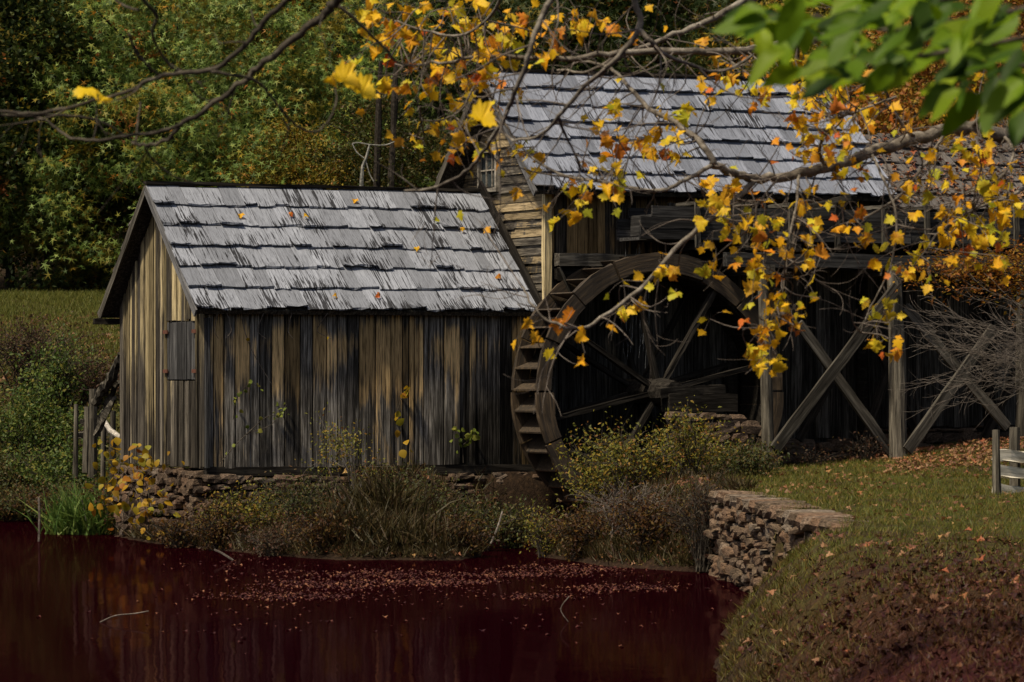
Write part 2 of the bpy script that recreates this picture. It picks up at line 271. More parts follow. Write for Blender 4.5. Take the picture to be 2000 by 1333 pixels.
# ------------------------------------------------------------------ object helpers
WL = {}
def tag(o, label=None, cat=None, group=None, kind=None):
    for k, v in (('label', label), ('category', cat), ('group', group), ('kind', kind)):
        if v: o[k] = v
    return o
def thing(name, loc, label, cat, group=None):
    o = bpy.data.objects.new(name, None); COL.objects.link(o); o.location = loc; o.empty_display_size = .2
    WL[o.name] = Vector(loc); return tag(o, label, cat, group)
def link(name, me, world, parent=None, rot=None, scale=None):
    o = bpy.data.objects.new(name, me); COL.objects.link(o); world = Vector(world)
    if parent: o.parent = parent; o.location = world - WL[parent.name]
    else: o.location = world
    if rot is not None: o.rotation_euler = rot
    if scale is not None: o.scale = scale if hasattr(scale, '__len__') else (scale,)*3
    WL[o.name] = world; return o
class MB:
    def __init__(s): s.v = []; s.f = []; s.t = None
    def add(s, vs, fs):
        o = len(s.v); s.v += [Vector(x) for x in vs]; s.f += [tuple(i+o for i in f) for f in fs]; return s
    def box(s, c, x, y, z):     # centre + three half vectors
        c = Vector(c); vs = [c+a*x+b_*y+d*z for a in (-1, 1) for b_ in (-1, 1) for d in (-1, 1)]
        return s.add(vs, [(0, 1, 3, 2), (4, 6, 7, 5), (0, 4, 5, 1), (2, 3, 7, 6), (0, 2, 6, 4), (1, 5, 7, 3)])
    def slab(s, quad, n, th, ch=.004):      # quad (ccw seen from n) extruded along n with a chamfered front
        q = [Vector(p) for p in quad]; n = Vector(n); c = sum(q, Vector())/4
        ins = [p + (c-p).normalized()*ch*1.4 for p in q]
        vs = q + [p+n*(th-ch) for p in q] + [p+n*th for p in ins]
        fs = [(3, 2, 1, 0), (8, 9, 10, 11)]
        for k in (0, 4):
            for i in range(4): j = (i+1) % 4; fs.append((k+i, k+j, k+4+j, k+4+i))
        return s.add(vs, fs)
    def tube(s, pts, rad, n=6, cap=True):
        pts = [Vector(p) for p in pts]; o = len(s.v); k = len(pts); up = None
        for i, p in enumerate(pts):
            d = (pts[min(i+1, k-1)]-pts[max(i-1, 0)]).normalized()
            if up is None: up = Vector((0, 0, 1)) if abs(d.z) < .9 else Vector((1, 0, 0))
            x = d.cross(up).normalized(); y = x.cross(d).normalized(); up = y
            r = rad[i] if hasattr(rad, '__len__') else rad
            for j in range(n):
                a = 2*math.pi*j/n; s.v.append(p+x*(r*math.cos(a))+y*(r*math.sin(a)))
        for i in range(k-1):
            for j in range(n):
                a = o+i*n+j; b_ = o+i*n+(j+1) % n; s.f.append((a, b_, b_+n, a+n))
        if cap: s.f.append(tuple(o+j for j in reversed(range(n)))); s.f.append(tuple(o+(k-1)*n+j for j in range(n)))
        return s
    def mesh(s, name, m, c=Vector()):
        me = bpy.data.meshes.new(name); me.from_pydata([tuple(p-c) for p in s.v], [], s.f); me.materials.append(m)
        if s.t: a = me.attributes.new('t', 'FLOAT', 'POINT'); a.data.foreach_set('value', s.t)
        return me
    def build(s, name, m, parent=None, smooth=False, origin=None):
        c = Vector(origin) if origin is not None else sum(s.v, Vector())/len(s.v)
        me = s.mesh(name, m, c)
        if smooth: me.shade_smooth()
        return link(name, me, c, parent)
def beam(name, p0, p1, w_, h_, m, parent, jit=.012, seg=6, up=None, taper=1.0):
    """rough-hewn timber from p0 to p1; its own x axis runs along the length"""
    p0, p1 = Vector(p0), Vector(p1); d = p1-p0; L = d.length; x = d.normalized()
    up = Vector(up) if up else (ZD if abs(x.z) < .95 else VD)
    y = up.cross(x).normalized(); z = x.cross(y)
    vs, fs = [], []; ph = rnd.random()*50
    for i in range(seg+1):
        t_ = i/seg; k = 1+(taper-1)*t_
        for (a, b_) in ((-1, -1), (-.86, -1), (.86, -1), (1, -1), (1, -.86), (1, .86), (1, 1), (-1, 1)):
            a2 = a*.93 if abs(b_) == 1 and abs(a) == 1 else a
            vs.append(((t_-.5)*L, a2*w_/2*k+rnd.uniform(-jit, jit), b_*h_/2*k+rnd.uniform(-jit, jit)))
    for i in range(seg):
        for j in range(8):
            a = i*8+j; b_ = i*8+(j+1) % 8; fs.append((a, b_, b_+8, a+8))
    fs.append(tuple(reversed(range(8)))); fs.append(tuple(seg*8+j for j in range(8)))
    me = bpy.data.meshes.new(name); me.from_pydata(vs, [], fs); me.materials.append(m)
    rot = Matrix((x, y, z)).transposed().to_euler()
    return link(name, me, (p0+p1)/2, parent, rot)
def pole(name, pts, rad, m, parent=None, n=9, jit=.1):
    mb = MB(); pts = [Vector(p) for p in pts]; k = 3*(len(pts)-1)+1; P_ = []; Rr = []
    for i in range(k):
        f = i/3; a = min(int(f), len(pts)-2); t_ = f-a
        P_.append(pts[a].lerp(pts[a+1], t_)+Vector((rnd.uniform(-1, 1), rnd.uniform(-1, 1), 0))*(rad[0]*jit if 0 < i < k-1 else 0))
        Rr.append((rad[0]+(rad[1]-rad[0])*i/(k-1))*rnd.uniform(1-jit, 1+jit))
    mb.tube(P_, Rr, n)
    for i in range(len(mb.v)): mb.v[i] = mb.v[i]+Vector((rnd.uniform(-1, 1), rnd.uniform(-1, 1), rnd.uniform(-.5, .5)))*rad[0]*jit*.6
    return mb.build(name, m, parent)

# leaf templates: (verts, tris); unit size, stem at the origin, growing along +y
def fan(outl, c, fold=.18, curl=.25):
    pts = [(x, y) for x, y in outl]; vs = [c]+pts
    v = np.array([(x, y, fold*abs(x)-curl*(y-.3)**2) for x, y in vs]); n = len(pts)
    return v, np.array([(0, 1+i, 1+(i+1) % n) for i in range(n)])
half = [(.0, .0), (.2, -.07), (.18, .05), (.38, .07), (.31, .17), (.28, .23), (.42, .29), (.40, .35), (.6, .38), (.51, .46), (.49, .53), (.36, .51), (.24, .54), (.29, .67), (.2, .69), (.17, .79), (.09, .83), (0, 1)]
T_maple = fan(half + [(-x, y) for x, y in reversed(half[1:-1])], (0, .36))
T_ovate = fan([(0, 0), (.16, .12), (.27, .35), (.25, .58), (.14, .82), (0, 1.), (-.14, .82), (-.25, .58), (-.27, .35), (-.16, .12)], (0, .45), .22, .35)
T_small = (np.array([(0, 0, 0), (.26, .45, .07), (0, 1, -.08), (-.26, .45, .07)], float), np.array([(0, 1, 2), (0, 2, 3)]))
def star():
    v = [(0, .3, 0)]; f = []
    for a, l in ((-130, .42), (-62, .62), (0, .75), (62, .62), (130, .42)):
        a = R(a); i = len(v); s, c_ = math.sin(a), math.cos(a)
        v += [(-c_*.07+s*.06, .3+s*.07+c_*.06, 0), (c_*.07+s*.06, .3-s*.07+c_*.06, 0), (s*l, .3+c_*l, -.12*l)]; f += [(0, i+1, i+2), (0, i+2, i)]
    return np.array(v, float), np.array(f)
T_oak = star()
T_needle = (np.array([(-.05, 0, 0), (.05, 0, 0), (.03, 1, -.1), (-.35, .75, 0), (.35, .75, 0)], float), np.array([(0, 1, 2), (0, 2, 3), (1, 4, 2)]))
T_blade = (np.array([(-.04, 0, 0), (.04, 0, 0), (.025, .55, .06), (-.025, .55, .06), (0, 1, .28)], float), np.array([(0, 1, 2), (0, 2, 3), (3, 2, 4)]))
def rotations(n, up=.5, rng=nr, face=None):
    """random leaf frames: y hangs anywhere, normal biased by up (towards +z) or face"""
    nrm = rng.normal(size=(n, 3)); nrm[:, 2] += up*2
    if face is not None: nrm += np.array(face)
    nrm /= np.linalg.norm(nrm, axis=1)[:, None]
    y = rng.normal(size=(n, 3)); y[:, 2] -= .5; y -= nrm*(y*nrm).sum(1)[:, None]; y /= np.linalg.norm(y, axis=1)[:, None]
    x = np.cross(y, nrm); return np.stack([x, y, nrm], axis=2)
def upright(n, lean=.35, rng=nr):
    y = rng.normal(size=(n, 3))*lean; y[:, 2] = 1; y /= np.linalg.norm(y, axis=1)[:, None]
    q = rng.normal(size=(n, 3)); q -= y*(q*y).sum(1)[:, None]; q /= np.linalg.norm(q, axis=1)[:, None]
    return np.stack([np.cross(y, q), y, q], axis=2)
def flatmesh(name, tmpl, pos, rot, size, m):
    tv, tf = tmpl; n = len(pos); size = np.broadcast_to(np.asarray(size, float), (n,))
    V = np.einsum('nij,kj->nki', rot, tv)*size[:, None, None]+np.asarray(pos)[:, None, :]
    Fc = (tf[None]+(np.arange(n)*len(tv))[:, None, None]).reshape(-1)
    V = V.reshape(-1, 3); me = bpy.data.meshes.new(name)
    me.vertices.add(len(V)); me.vertices.foreach_set('co', V.astype(np.float32).ravel())
    k = len(Fc); me.loops.add(k); me.loops.foreach_set('vertex_index', Fc.astype(np.int32))
    me.polygons.add(k//3); me.polygons.foreach_set('loop_start', np.arange(0, k, 3, dtype=np.int32))
    me.materials.append(m); me.update(calc_edges=True); return me
def foliage(name, tmpl, pos, rot, size, m, parent=None, kind='stuff'):
    pos = np.asarray(pos); c = pos.mean(0)
    o = link(name, flatmesh(name, tmpl, pos-c, rot, size, m), c, parent)
    if kind: o['kind'] = kind
    return o
def smooth_path(pts, sub=4):
    """Catmull-Rom through the points"""
    P_ = [Vector(p) for p in pts]; out = []
    for i in range(len(P_)-1):
        a, b_, c_, d = P_[max(i-1, 0)], P_[i], P_[i+1], P_[min(i+2, len(P_)-1)]
        for j in range(sub):
            t_ = j/sub
            out.append(.5*((2*b_)+(c_-a)*t_+(2*a-5*b_+4*c_-d)*t_*t_+(3*b_-a-3*c_+d)*t_**3))
    out.append(P_[-1]); return out

# ------------------------------------------------------------------ ground and pond
POND = np.array([(-28, 60), (-20, 74), (-12, 75.5), (-8.8, 74), (-7.3, 68.5), (-6.0, 64.0), (-5.1, 62.2), (-4.6, 61.2), (-3.4, 59), (-2.6, 58), (-.8, 57.9), (-.4, 59.5), (-.5, 62), (-.37, 64.3), (4.36, 66.5), (4.86, 65.4), (.75, 63.2), (.42, 61), (.5, 58.8), (1.4, 56), (2.75, 54.2), (2.9, 53.6), (3.22, 47), (2.65, 44.8), (2.2, 40), (1.84, 34.9), (1.5, 26), (1.2, 18), (.2, 13), (-4, 11), (-12, 12), (-24, 25), (-30, 45)])
def pond_dist(x, y):
    x = np.asarray(x, float); y = np.asarray(y, float); d = np.full(x.shape, 1e9); ins = np.zeros(x.shape, bool)
    for i in range(len(POND)):
        ax, ay = POND[i]; bx, by = POND[(i+1) % len(POND)]; ex, ey = bx-ax, by-ay
        t_ = np.clip(((x-ax)*ex+(y-ay)*ey)/(ex*ex+ey*ey), 0, 1); d = np.minimum(d, np.hypot(x-ax-t_*ex, y-ay-t_*ey))
        cr = ((ay > y) != (by > y)); ins ^= cr & (x < ex*(y-ay)/(ey if ey else 1e-9)+ax)
    return np.where(ins, -d, d)+.09*vnoise(x, y, 1.7, 3)*~((x > 1.6) & (y > 41.5) & (y < 56))+.04*vnoise(x, y, 4.3, 6)*~((x > 1.6) & (y > 41.5) & (y < 56))
def vnoise(x, y, s, seed=0):
    return (np.sin(x*s*1.3+seed)*np.cos(y*s*.9+seed*2)+.6*np.sin(x*s*2.9+y*s*1.7+seed*3)+.4*np.cos(x*s*.6-y*s*4.1+seed))*.5
def height(x, y):
    x = np.asarray(x, float); y = np.asarray(y, float); d = pond_dist(x, y)
    H = np.interp(y, [0, 66, 70, 78, 84, 95, 106, 160, 320], [1.15, 1.15, 1.5, 2.4, 3.3, 4.6, 5.1, 19, 45])
    bump_ = np.interp(x, [4, 6.5, 9], [0, .18, .5])*np.interp(y, [50, 60, 66, 70], [0, .7, 1, .5])
    H = H+bump_
    rw = np.where((x < 1.0) & (y > 56) & (y < 63.5), 4.5, 1.1)
    rw = np.where((x > 2.4) & (y > 46) & (y < 54.5), .22, rw); rw = np.where((y > 63) & (y < 68) & (x > -.6), .3, rw)
    rw = np.where((x < -5.2) & (y > 62), 4.0, rw); rw = np.where((x > 1.3) & (y < 46), 1.25, rw)
    rw = np.where((x > .2) & (x < 3) & (y > 54) & (y < 63.3), 2.2, rw)
    t_ = np.clip(d/rw, 0, 1); land = .02+(H-.02)*(t_*(1.6-.6*t_))
    land = land+.035*vnoise(x, y, 1.1)*np.clip(d, 0, 1)+.02*vnoise(x, y, 3.3, 2)*np.clip(d, 0, 1)
    return np.where(d > 0, land, np.maximum(-1.0, d*.9))
gx = np.concatenate([np.linspace(-200, -40, 12), np.linspace(-36, -14, 20), np.arange(-13, 14, .2), np.linspace(15, 36, 20), np.linspace(40, 200, 12)])
gy = np.concatenate([np.linspace(-60, 8, 14), np.arange(9, 36, .35), np.arange(36, 78, .22), np.arange(78, 110, .7), np.linspace(112, 320, 40)])
GX, GY = np.meshgrid(gx, gy); GZ = height(GX, GY)
me = bpy.data.meshes.new('ground'); nx = len(gx); ny = len(gy)
idx = np.arange(nx*ny).reshape(ny, nx); q = np.stack([idx[:-1, :-1], idx[:-1, 1:], idx[1:, 1:], idx[1:, :-1]], -1).reshape(-1, 4)
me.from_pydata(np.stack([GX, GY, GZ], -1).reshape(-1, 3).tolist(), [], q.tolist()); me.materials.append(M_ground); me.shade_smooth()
tag(link('ground', me, (0, 0, 0)), 'leaf strewn ground with lawn, banks and wooded hillside', None, None, 'structure')
mb = MB().add([(-31, 9, 0), (9, 9, 0), (9, 78, 0), (-31, 78, 0)], [(0, 1, 2, 3)])
tag(mb.build('pond', M_water, origin=(0, 0, 0)), 'still dark burgundy pond water in front of the mill', None, None, 'structure')
def hz(x, y): return float(height(np.array([x]), np.array([y]))[0])

# ------------------------------------------------------------------ stone pieces
def stone_mesh(k, m):
    r = random.Random(k); vs = []; 
    import itertools
    pts = {}
    for p in itertools.product((-1, 0, 1), repeat=3):
        if any(abs(c_) == 1 for c_ in p): pts[p] = len(pts)
    for p in pts:
        v = Vector(p); e = sum(abs(c_) for c_ in p)
        v *= {1: 1.0, 2: .94, 3: .83}[e]
        vs.append(v*.5+Vector((r.uniform(-1, 1), r.uniform(-1, 1), r.uniform(-1, 1)))*.055)
    fs = []
    for ax in range(3):
        for s in (-1, 1):
            o1, o2 = [a for a in range(3) if a != ax]
            for i in (-1, 0):
                for j in (-1, 0):
                    q_ = []
                    for (a, b_) in ((i, j), (i+1, j), (i+1, j+1), (i, j+1)):
                        p = [0, 0, 0]; p[ax] = s; p[o1] = a; p[o2] = b_; q_.append(pts[tuple(p)])
                    n = (vs[q_[1]]-vs[q_[0]]).cross(vs[q_[2]]-vs[q_[0]])
                    fs.append(tuple(q_) if n[ax]*s > 0 else tuple(reversed(q_)))
    me = bpy.data.meshes.new('stone'); me.from_pydata([tuple(v) for v in vs], [], fs); me.materials.append(m); return me
SM = [stone_mesh(k, M_stone) for k in range(10)]; SM2 = [stone_mesh(k+50, M_stone2) for k in range(10)]
def lay_stones(parent, p0, p1, z0, z1, depth, meshes, wr=(.18, .45), hr=(.1, .2), skip=None, name='stone'):
    """coursed rubble between two ground points"""
    p0, p1 = Vector((p0[0], p0[1], 0)), Vector((p1[0], p1[1], 0)); L = (p1-p0).length; d = (p1-p0)/L; ang = math.atan2(d.y, d.x)
    z = z0
    while z < z1-.04:
        h = min(rnd.uniform(*hr), z1-z); s = -rnd.random()*.2
        while s < L:
            w_ = rnd.uniform(*wr); c = p0+d*(s+w_/2); zz = z+h/2+rnd.uniform(-.03, .03); hs = rnd.choice((.75, .9, 1.0, 1.05, 1.25))
            if 0 < s+w_/2 < L and not (skip and skip(c, zz)):
                n = Vector((d.y, -d.x, 0))
                link(name, rnd.choice(meshes), (c.x+n.x*(jo := rnd.uniform(-.05, .06)), c.y+n.y*jo, zz), parent,
                     (rnd.uniform(-.06, .06), rnd.uniform(-.09, .09), ang+rnd.uniform(-.12, .12)), (w_*1.02, depth*rnd.uniform(.85, 1.15), h*hs))
            s += w_
        z += h

# ------------------------------------------------------------------ walls of boards, shingled slopes
def board_wall(wall, fixed, a0, a1, zb, zt, axis, m, wr=(.2, .32), th=.03, name='board', battens=.35, gap=.014, jitb=.02):
    """vertical boards; axis 'u' (front wall, faces -v) or 'v' (gable wall, faces -u); zt may be a function"""
    n = -VD if axis == 'u' else -UD; a = a0; ztf = zt if callable(zt) else (lambda q: zt); zbf = zb if callable(zb) else (lambda q: zb)
    while a < a1-.03:
        w_ = min(rnd.uniform(*wr), a1-a)
        bat = rnd.random() < battens
        if bat: w_ = min(rnd.uniform(.07, .12), a1-a)
        if a1-a-w_ < .06: w_ = a1-a
        off = rnd.uniform(0, .04) if battens else rnd.uniform(0, .014)
        if axis == 'u': P_ = lambda q, z: W(q, fixed, z)+n*off
        else: P_ = lambda q, z: W(fixed, q, z)+n*off
        b0 = zbf(a+w_/2)+rnd.uniform(-jitb, jitb); A, B = a+gap/2, a+w_-gap/2; tl = rnd.uniform(-.006, .006)
        quad = [P_(A+tl, b0), P_(B+tl, b0), P_(B, ztf(B)), P_(A, ztf(A))]
        if axis == 'v': quad = [quad[1], quad[0], quad[3], quad[2]]
        MB().slab(quad, n, th, .005).build(name, m, wall)
        a += w_
def shingle_roof(roof, u0, u1, ve, ze, vr, zr, courses, m, wr=(.2, .42), th=.03, seed=1, rag=.028, name='shingle'):
    """courses of split boards on the slope from eave (ve, ze) to ridge (vr, zr)"""
    r = random.Random(seed); E = Vector((0, ve, ze)); G = Vector((0, vr, zr)); S = G-E; L = S.length; s = S/L
    nrm = Vector((0, -s.z, s.y)) if s.y > 0 else Vector((0, s.z, -s.y))
    ex = L/courses
    def P_(u, d, h): q_ = E+s*d+nrm*h; return W(u, q_.y, q_.z)
    flip = s.y < 0
    for k in range(courses):
        d0 = k*ex+r.uniform(-.01, .01); ln = ex*1.28 if k < courses-1 else ex*.99
        u = u0+r.uniform(0, .02)
        while u < u1-.02:
            w_ = min(r.uniform(*wr), u1-u)
            if u1-u-w_ < .1: w_ = u1-u
            nseg = max(2, int(w_/.16)); lift = r.uniform(.012, .028); curl = r.choice([0, 0, 0, .015, .045]); dz = r.uniform(-.03, .03); skew = r.uniform(-.012, .012)
            vs = []; tv = []
            for lay in (0, 1):
                for row, (f, hh) in enumerate(((0, .04+lift+curl), (.22, .037+lift*.8), (1, .012 if k < courses-1 else .03))):
                    for i in range(nseg+1):
                        x = u+.005+(w_-.010)*i/nseg
                        dd = d0+dz+ln*f+((r.uniform(-rag, rag*.6) if row == 0 else 0)+(skew*f*5 if row else 0))
                        e = (i/nseg-.5)*2; vs.append(P_(x, dd, hh-(0 if lay else th)+(.012*e*e if row == 0 else 0))); tv.append(min(1, f/.78))
            fs = []; q_ = nseg+1
            for row in range(2):
                for i in range(nseg):
                    a = row*q_+i; bq = a+3*q_
                    fs.append((bq, bq+1, bq+1+q_, bq+q_)); fs.append((a, a+q_, a+q_+1, a+1))
            for i in range(nseg): fs.append((i, i+1, i+1+3*q_, i+3*q_)); fs.append((2*q_+i+1, 2*q_+i, 5*q_+i, 5*q_+i+1))
            for row in range(2):
                a = row*q_; fs.append((a, a+3*q_, a+4*q_, a+q_)); a = row*q_+nseg; fs.append((a, a+q_, a+4*q_, a+3*q_))
            if flip: fs = [tuple(reversed(f_)) for f_ in fs]
            mb = MB().add(vs, fs); mb.t = tv; mb.build(name, m, roof)
            u += w_
def roof_deck(u0, u1, ve, ze, vr, zr, th=.08):
    s = Vector((0, vr-ve, zr-ze)).normalized(); n = Vector((0, -s.z, s.y)) if s.y > 0 else Vector((0, s.z, -s.y))
    mb = MB(); pts = []
    for h in (-th, .0):
        for (u, v, z) in ((u0, ve, ze), (u1, ve, ze), (u1, vr, zr), (u0, vr, zr)): pts.append(W(u, v+n.y*h, z+n.z*h))
    return mb.add(pts, [(0, 3, 2, 1), (4, 5, 6, 7), (0, 1, 5, 4), (1, 2, 6, 5), (2, 3, 7, 6), (3, 0, 4, 7)])

# ------------------------------------------------------------------ the shed
SW, SVE, SVR, SVB, SZE, SZR, SZB, SD = 5.89, -.20, 2.22, 4.62, 3.80, 5.90, 1.26, 4.36
shed = thing('wooden_shed', W(3, 2, 0), 'low weathered board shed with ragged silver shingle roof standing over the pond', 'shed')
ssl = (SZR-SZE)/(SVR-SVE)
def under(v): return min(SZE+(v-SVE)*ssl, SZE+(SVB-v)*ssl)-.13
wall = roof_deck(0, 0, 0, 0, 1, 1)
wf = MB().box(W(SW/2, .06, (SZB+SZE)/2+.06), UD*(SW/2-.02), VD*.02, ZD*((SZE-SZB)/2+.05)).build('front_wall', M_lower, shed)
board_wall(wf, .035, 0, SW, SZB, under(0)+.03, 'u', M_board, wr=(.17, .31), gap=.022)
gp = MB(); gq = [(.05, SZB+.02), (SD-.05, SZB+.02), (SD-.05, under(SD)-.02), (SVR, under(SVR)-.05), (.05, under(0)-.02)]
gp.add([W(.06, v, z) for v, z in gq]+[W(.10, v, z) for v, z in gq], [(0, 4, 3, 2, 1), (5, 6, 7, 8, 9)]+[(i, (i+1) % 5, 5+(i+1) % 5, 5+i) for i in range(5)])
wg = gp.build('gable_wall', M_lower, shed)
us0, _ = 0, 0
def v_on_gable(px):
    r_ = (px-1000)/F; return (X0-r_*Y0)/(r_*CT+ST)
sv0, sv1 = v_on_gable(386), v_on_gable(328); sz1 = EYE+(HOR-629)/F*(Y0+1); sz0 = EYE+(HOR-742)/F*(Y0+1)
board_wall(wg, .035, 0, sv0, SZB, under, 'v', M_gable, wr=(.17, .26), gap=.045, th=.05)
board_wall(wg, .035, sv0, sv1, SZB, sz0-.02, 'v', M_gable, wr=(.17, .26), gap=.045, th=.05)
board_wall(wg, .035, sv0, sv1, sz1+.02, under, 'v', M_gable, wr=(.17, .26), gap=.045, th=.05)
board_wall(wg, .035, sv1, SVR, SZB, under, 'v', M_gable, wr=(.15, .24), gap=.045, th=.05); board_wall(wg, .035, SVR, SD, SZB, under, 'v', M_gable, wr=(.15, .24), gap=.045, th=.05)
sh = MB().box(W(.03, (sv0+sv1)/2, (sz0+sz1)/2), UD*.008, VD*((sv1-sv0)/2-.02), ZD*((sz1-sz0)/2-.02)).build('shutter', M_shut, shed)
board_wall(sh, .02, sv0+.02, sv1-.02, sz0, sz1, 'v', M_shut, wr=(.15, .24), battens=.1, name='shutter_board', jitb=.004)
for v in (sv0+.02, sv1-.02):
    for z in (sz0+.14, sz1-.16): MB().box(W(-.05, v, z), UD*.012, VD*.1, ZD*.03).build('hinge', M_rust, sh)
rf = roof_deck(-.27, SW-.02, SVE, SZE, SVR, SZR).build('roof', M_lower, shed)
shingle_roof(rf, -.30, SW-.06, SVE-.03, SZE, SVR, SZR, 6, M_shing, seed=3)
rb = roof_deck(-.27, SW-.02, SVB, SZE, SVR, SZR).build('rear_roof_slope', M_lower, shed)
shingle_roof(rb, -.30, SW-.06, SVB+.03, SZE, SVR, SZR, 6, M_shing3, seed=4, wr=(.5, .9))
sn = Vector((0, -(SZR-SZE), SVR-SVE)).normalized()
def bargepts(u, ve, ze, vr, zr, dn): return W(u, ve, ze-dn), W(u, vr, zr-dn)
beam('barge_board', *bargepts(-.285, SVE-.02, SZE, SVR, SZR, .05), .03, .14, M_barge, shed, .004)
beam('barge_board', *bargepts(-.285, SVB+.02, SZE, SVR, SZR, .05), .03, .14, M_beam, shed, .004)
beam('ridge_board', W(-.3, SVR, SZR+.055), W(SW-.1, SVR, SZR+.045), .16, .05, M_dbeam, shed, .01, 10)
beam('flashing_board', W(SW-.1, SVE-.1, SZE+.08), W(SW-.1, SVR, SZR+.14), .045, .17, M_dbeam, shed, .006)
beam('corner_board', W(-.02, -.03, SZB), W(-.02, -.03, SZE-.12), .07, .09, M_shut, shed, .006, up=VD)
beam('rear_eave_plate', W(-.42, SVB-.1, SZE-.12), W(.05, SVB-.1, SZE-.12), .1, .1, M_dbeam, shed, .008)
beam('sill', W(-.02, .05, SZB-.06), W(SW, .05, SZB-.06), .16, .15, M_dbeam, shed)
# back and hidden right walls keep the shed closed
beamless = MB().box(W(SW/2, SD, (SZB+SZE)/2), UD*(SW/2), VD*.03, ZD*((SZE-SZB)/2)).build('rear_wall', M_lower, shed)
fd = MB().box(W(SW/2, 2.2, .5), UD*(SW/2-.25), VD*1.95, ZD*.66).build('foundation', M_soil, shed)
p, q_ = W(0, .02, 0), W(SW, .02, 0); lay_stones(fd, p, q_, -.15, SZB-.14, .3, SM, wr=(.13, .42), hr=(.1, .17))
p, q_ = W(.02, SD-.1, 0), W(.02, .1, 0); lay_stones(fd, p, q_, -.1, SZB-.03, .3, SM, wr=(.13, .36), hr=(.1, .17))

# ------------------------------------------------------------------ the mill house
MU0, MU1, MVC, MVE, MVR, MVB, MZE, MZR = SW, 12.05, -.32, -.72, 1.46, 3.66, 5.81, 7.93
mill = thing('mill_house', W(9, 1.5, 0), 'tall clapboard mill house with blue grey shingle roof behind the water wheel', 'mill')
msl = (MZR-MZE)/(MVR-MVE)
def munder(v): return min(MZE+(v-MVE)*msl, MZE+(MVB-v)*msl)-.14
MD = MVB-.4
gq = [(MVC+.05, 1.0), (MD, 1.0), (MD, munder(MD)-.02), (MVR, munder(MVR)-.06), (MVC+.05, munder(MVC)-.02)]
gp = MB().add([W(MU0+.06, v, z) for v, z in gq]+[W(MU0+.12, v, z) for v, z in gq], [(0, 4, 3, 2, 1), (5, 6, 7, 8, 9)]+[(i, (i+1) % 5, 5+(i+1) % 5, 5+i) for i in range(5)])
mg = gp.build('gable_wall', M_lower, mill)
def v_at(px, u):
    r_ = (px-1000)/F; return (X0+CT*u-r_*(Y0+ST*u))/(r_*CT+ST)
wv0, wv1 = v_at(972, MU0), v_at(938, MU0); wz1 = EYE+(HOR-295)/F*(Y0+3.5); wz0 = EYE+(HOR-361)/F*(Y0+3.5)
z = 3.55; n = -UD
while z < munder(MVR)-.12:
    h = rnd.uniform(.135, .17)
    lo, hi = MVC+.02, MD
    def lim(zz):    # where the slope cuts this height
        k = (zz+.14-MZE)/msl; return max(lo, MVE+k), min(hi, MVB-k)
    a, b_ = lim(z); a2, b2 = lim(z+h+.03)
    spans = [(a, b_, a2, b2)]
    if wz0-.02 < z+h/2 < wz1+.02: spans = [(a, wv0-.07, a2, wv0-.07), (wv1+.07, b_, wv1+.07, b2)]
    for (p0, p1, p2, p3) in spans:
        cuts = [p0]
        if p1-p0 > 2 and rnd.random() < .6: cuts.append(p0+(p1-p0)*rnd.uniform(.3, .7))
        cuts.append(p1)
        for i in range(len(cuts)-1):
            A, B = cuts[i], cuts[i+1]-.006; A2 = p2 if i == 0 else A; B2 = p3 if i == len(cuts)-2 else B
            if B2-A2 < .05: continue
            s0, s1 = rnd.uniform(-.018, .018), rnd.uniform(-.018, .018); th = rnd.uniform(.035, .055)
            vs_ = [W(MU0+.05, A, z+s0), W(MU0+.05, B, z+s1), W(MU0+.05, B2, z+h+.03+s1), W(MU0+.05, A2, z+h+.03+s0),
                   W(MU0+.05-th, A, z+s0), W(MU0+.05-th, B, z+s1), W(MU0+.04, B2, z+h+.03+s1), W(MU0+.04, A2, z+h+.03+s0)]
            MB().add(vs_, [(0, 1, 2, 3), (7, 6, 5, 4), (4, 5, 1, 0), (5, 6, 2, 1), (6, 7, 3, 2), (7, 4, 0, 3)]).build('clapboard', M_clap, mg)
    z += h
# attic window
win = MB().box(W(MU0+.03, (wv0+wv1)/2, (wz0+wz1)/2), UD*.005, VD*((wv1-wv0)/2), ZD*((wz1-wz0)/2)).build('window', M_glass, mill)
for v in (wv0, wv1): beam('window_jamb', W(MU0-.015, v, wz0-.08), W(MU0-.015, v, wz1+.06), .07, .06, M_frame, win, .004, up=VD)
for zz, dv in ((wz0-.06, .07), (wz1+.05, .05)): beam('window_rail', W(MU0-.025, wv0-dv, zz), W(MU0-.025, wv1+dv, zz), .08, .07, M_frame, win, .004)
for k in (1, 2): v = wv0+(wv1-wv0)*k/3; beam('muntin', W(MU0+.01, v, wz0), W(MU0+.01, v, wz1), .025, .02, M_frame, win, .002, up=VD)
beam('muntin', W(MU0+.008, wv0, (wz0+wz1)/2), W(MU0+.008, wv1, (wz0+wz1)/2), .022, .025, M_frame, win, .002)
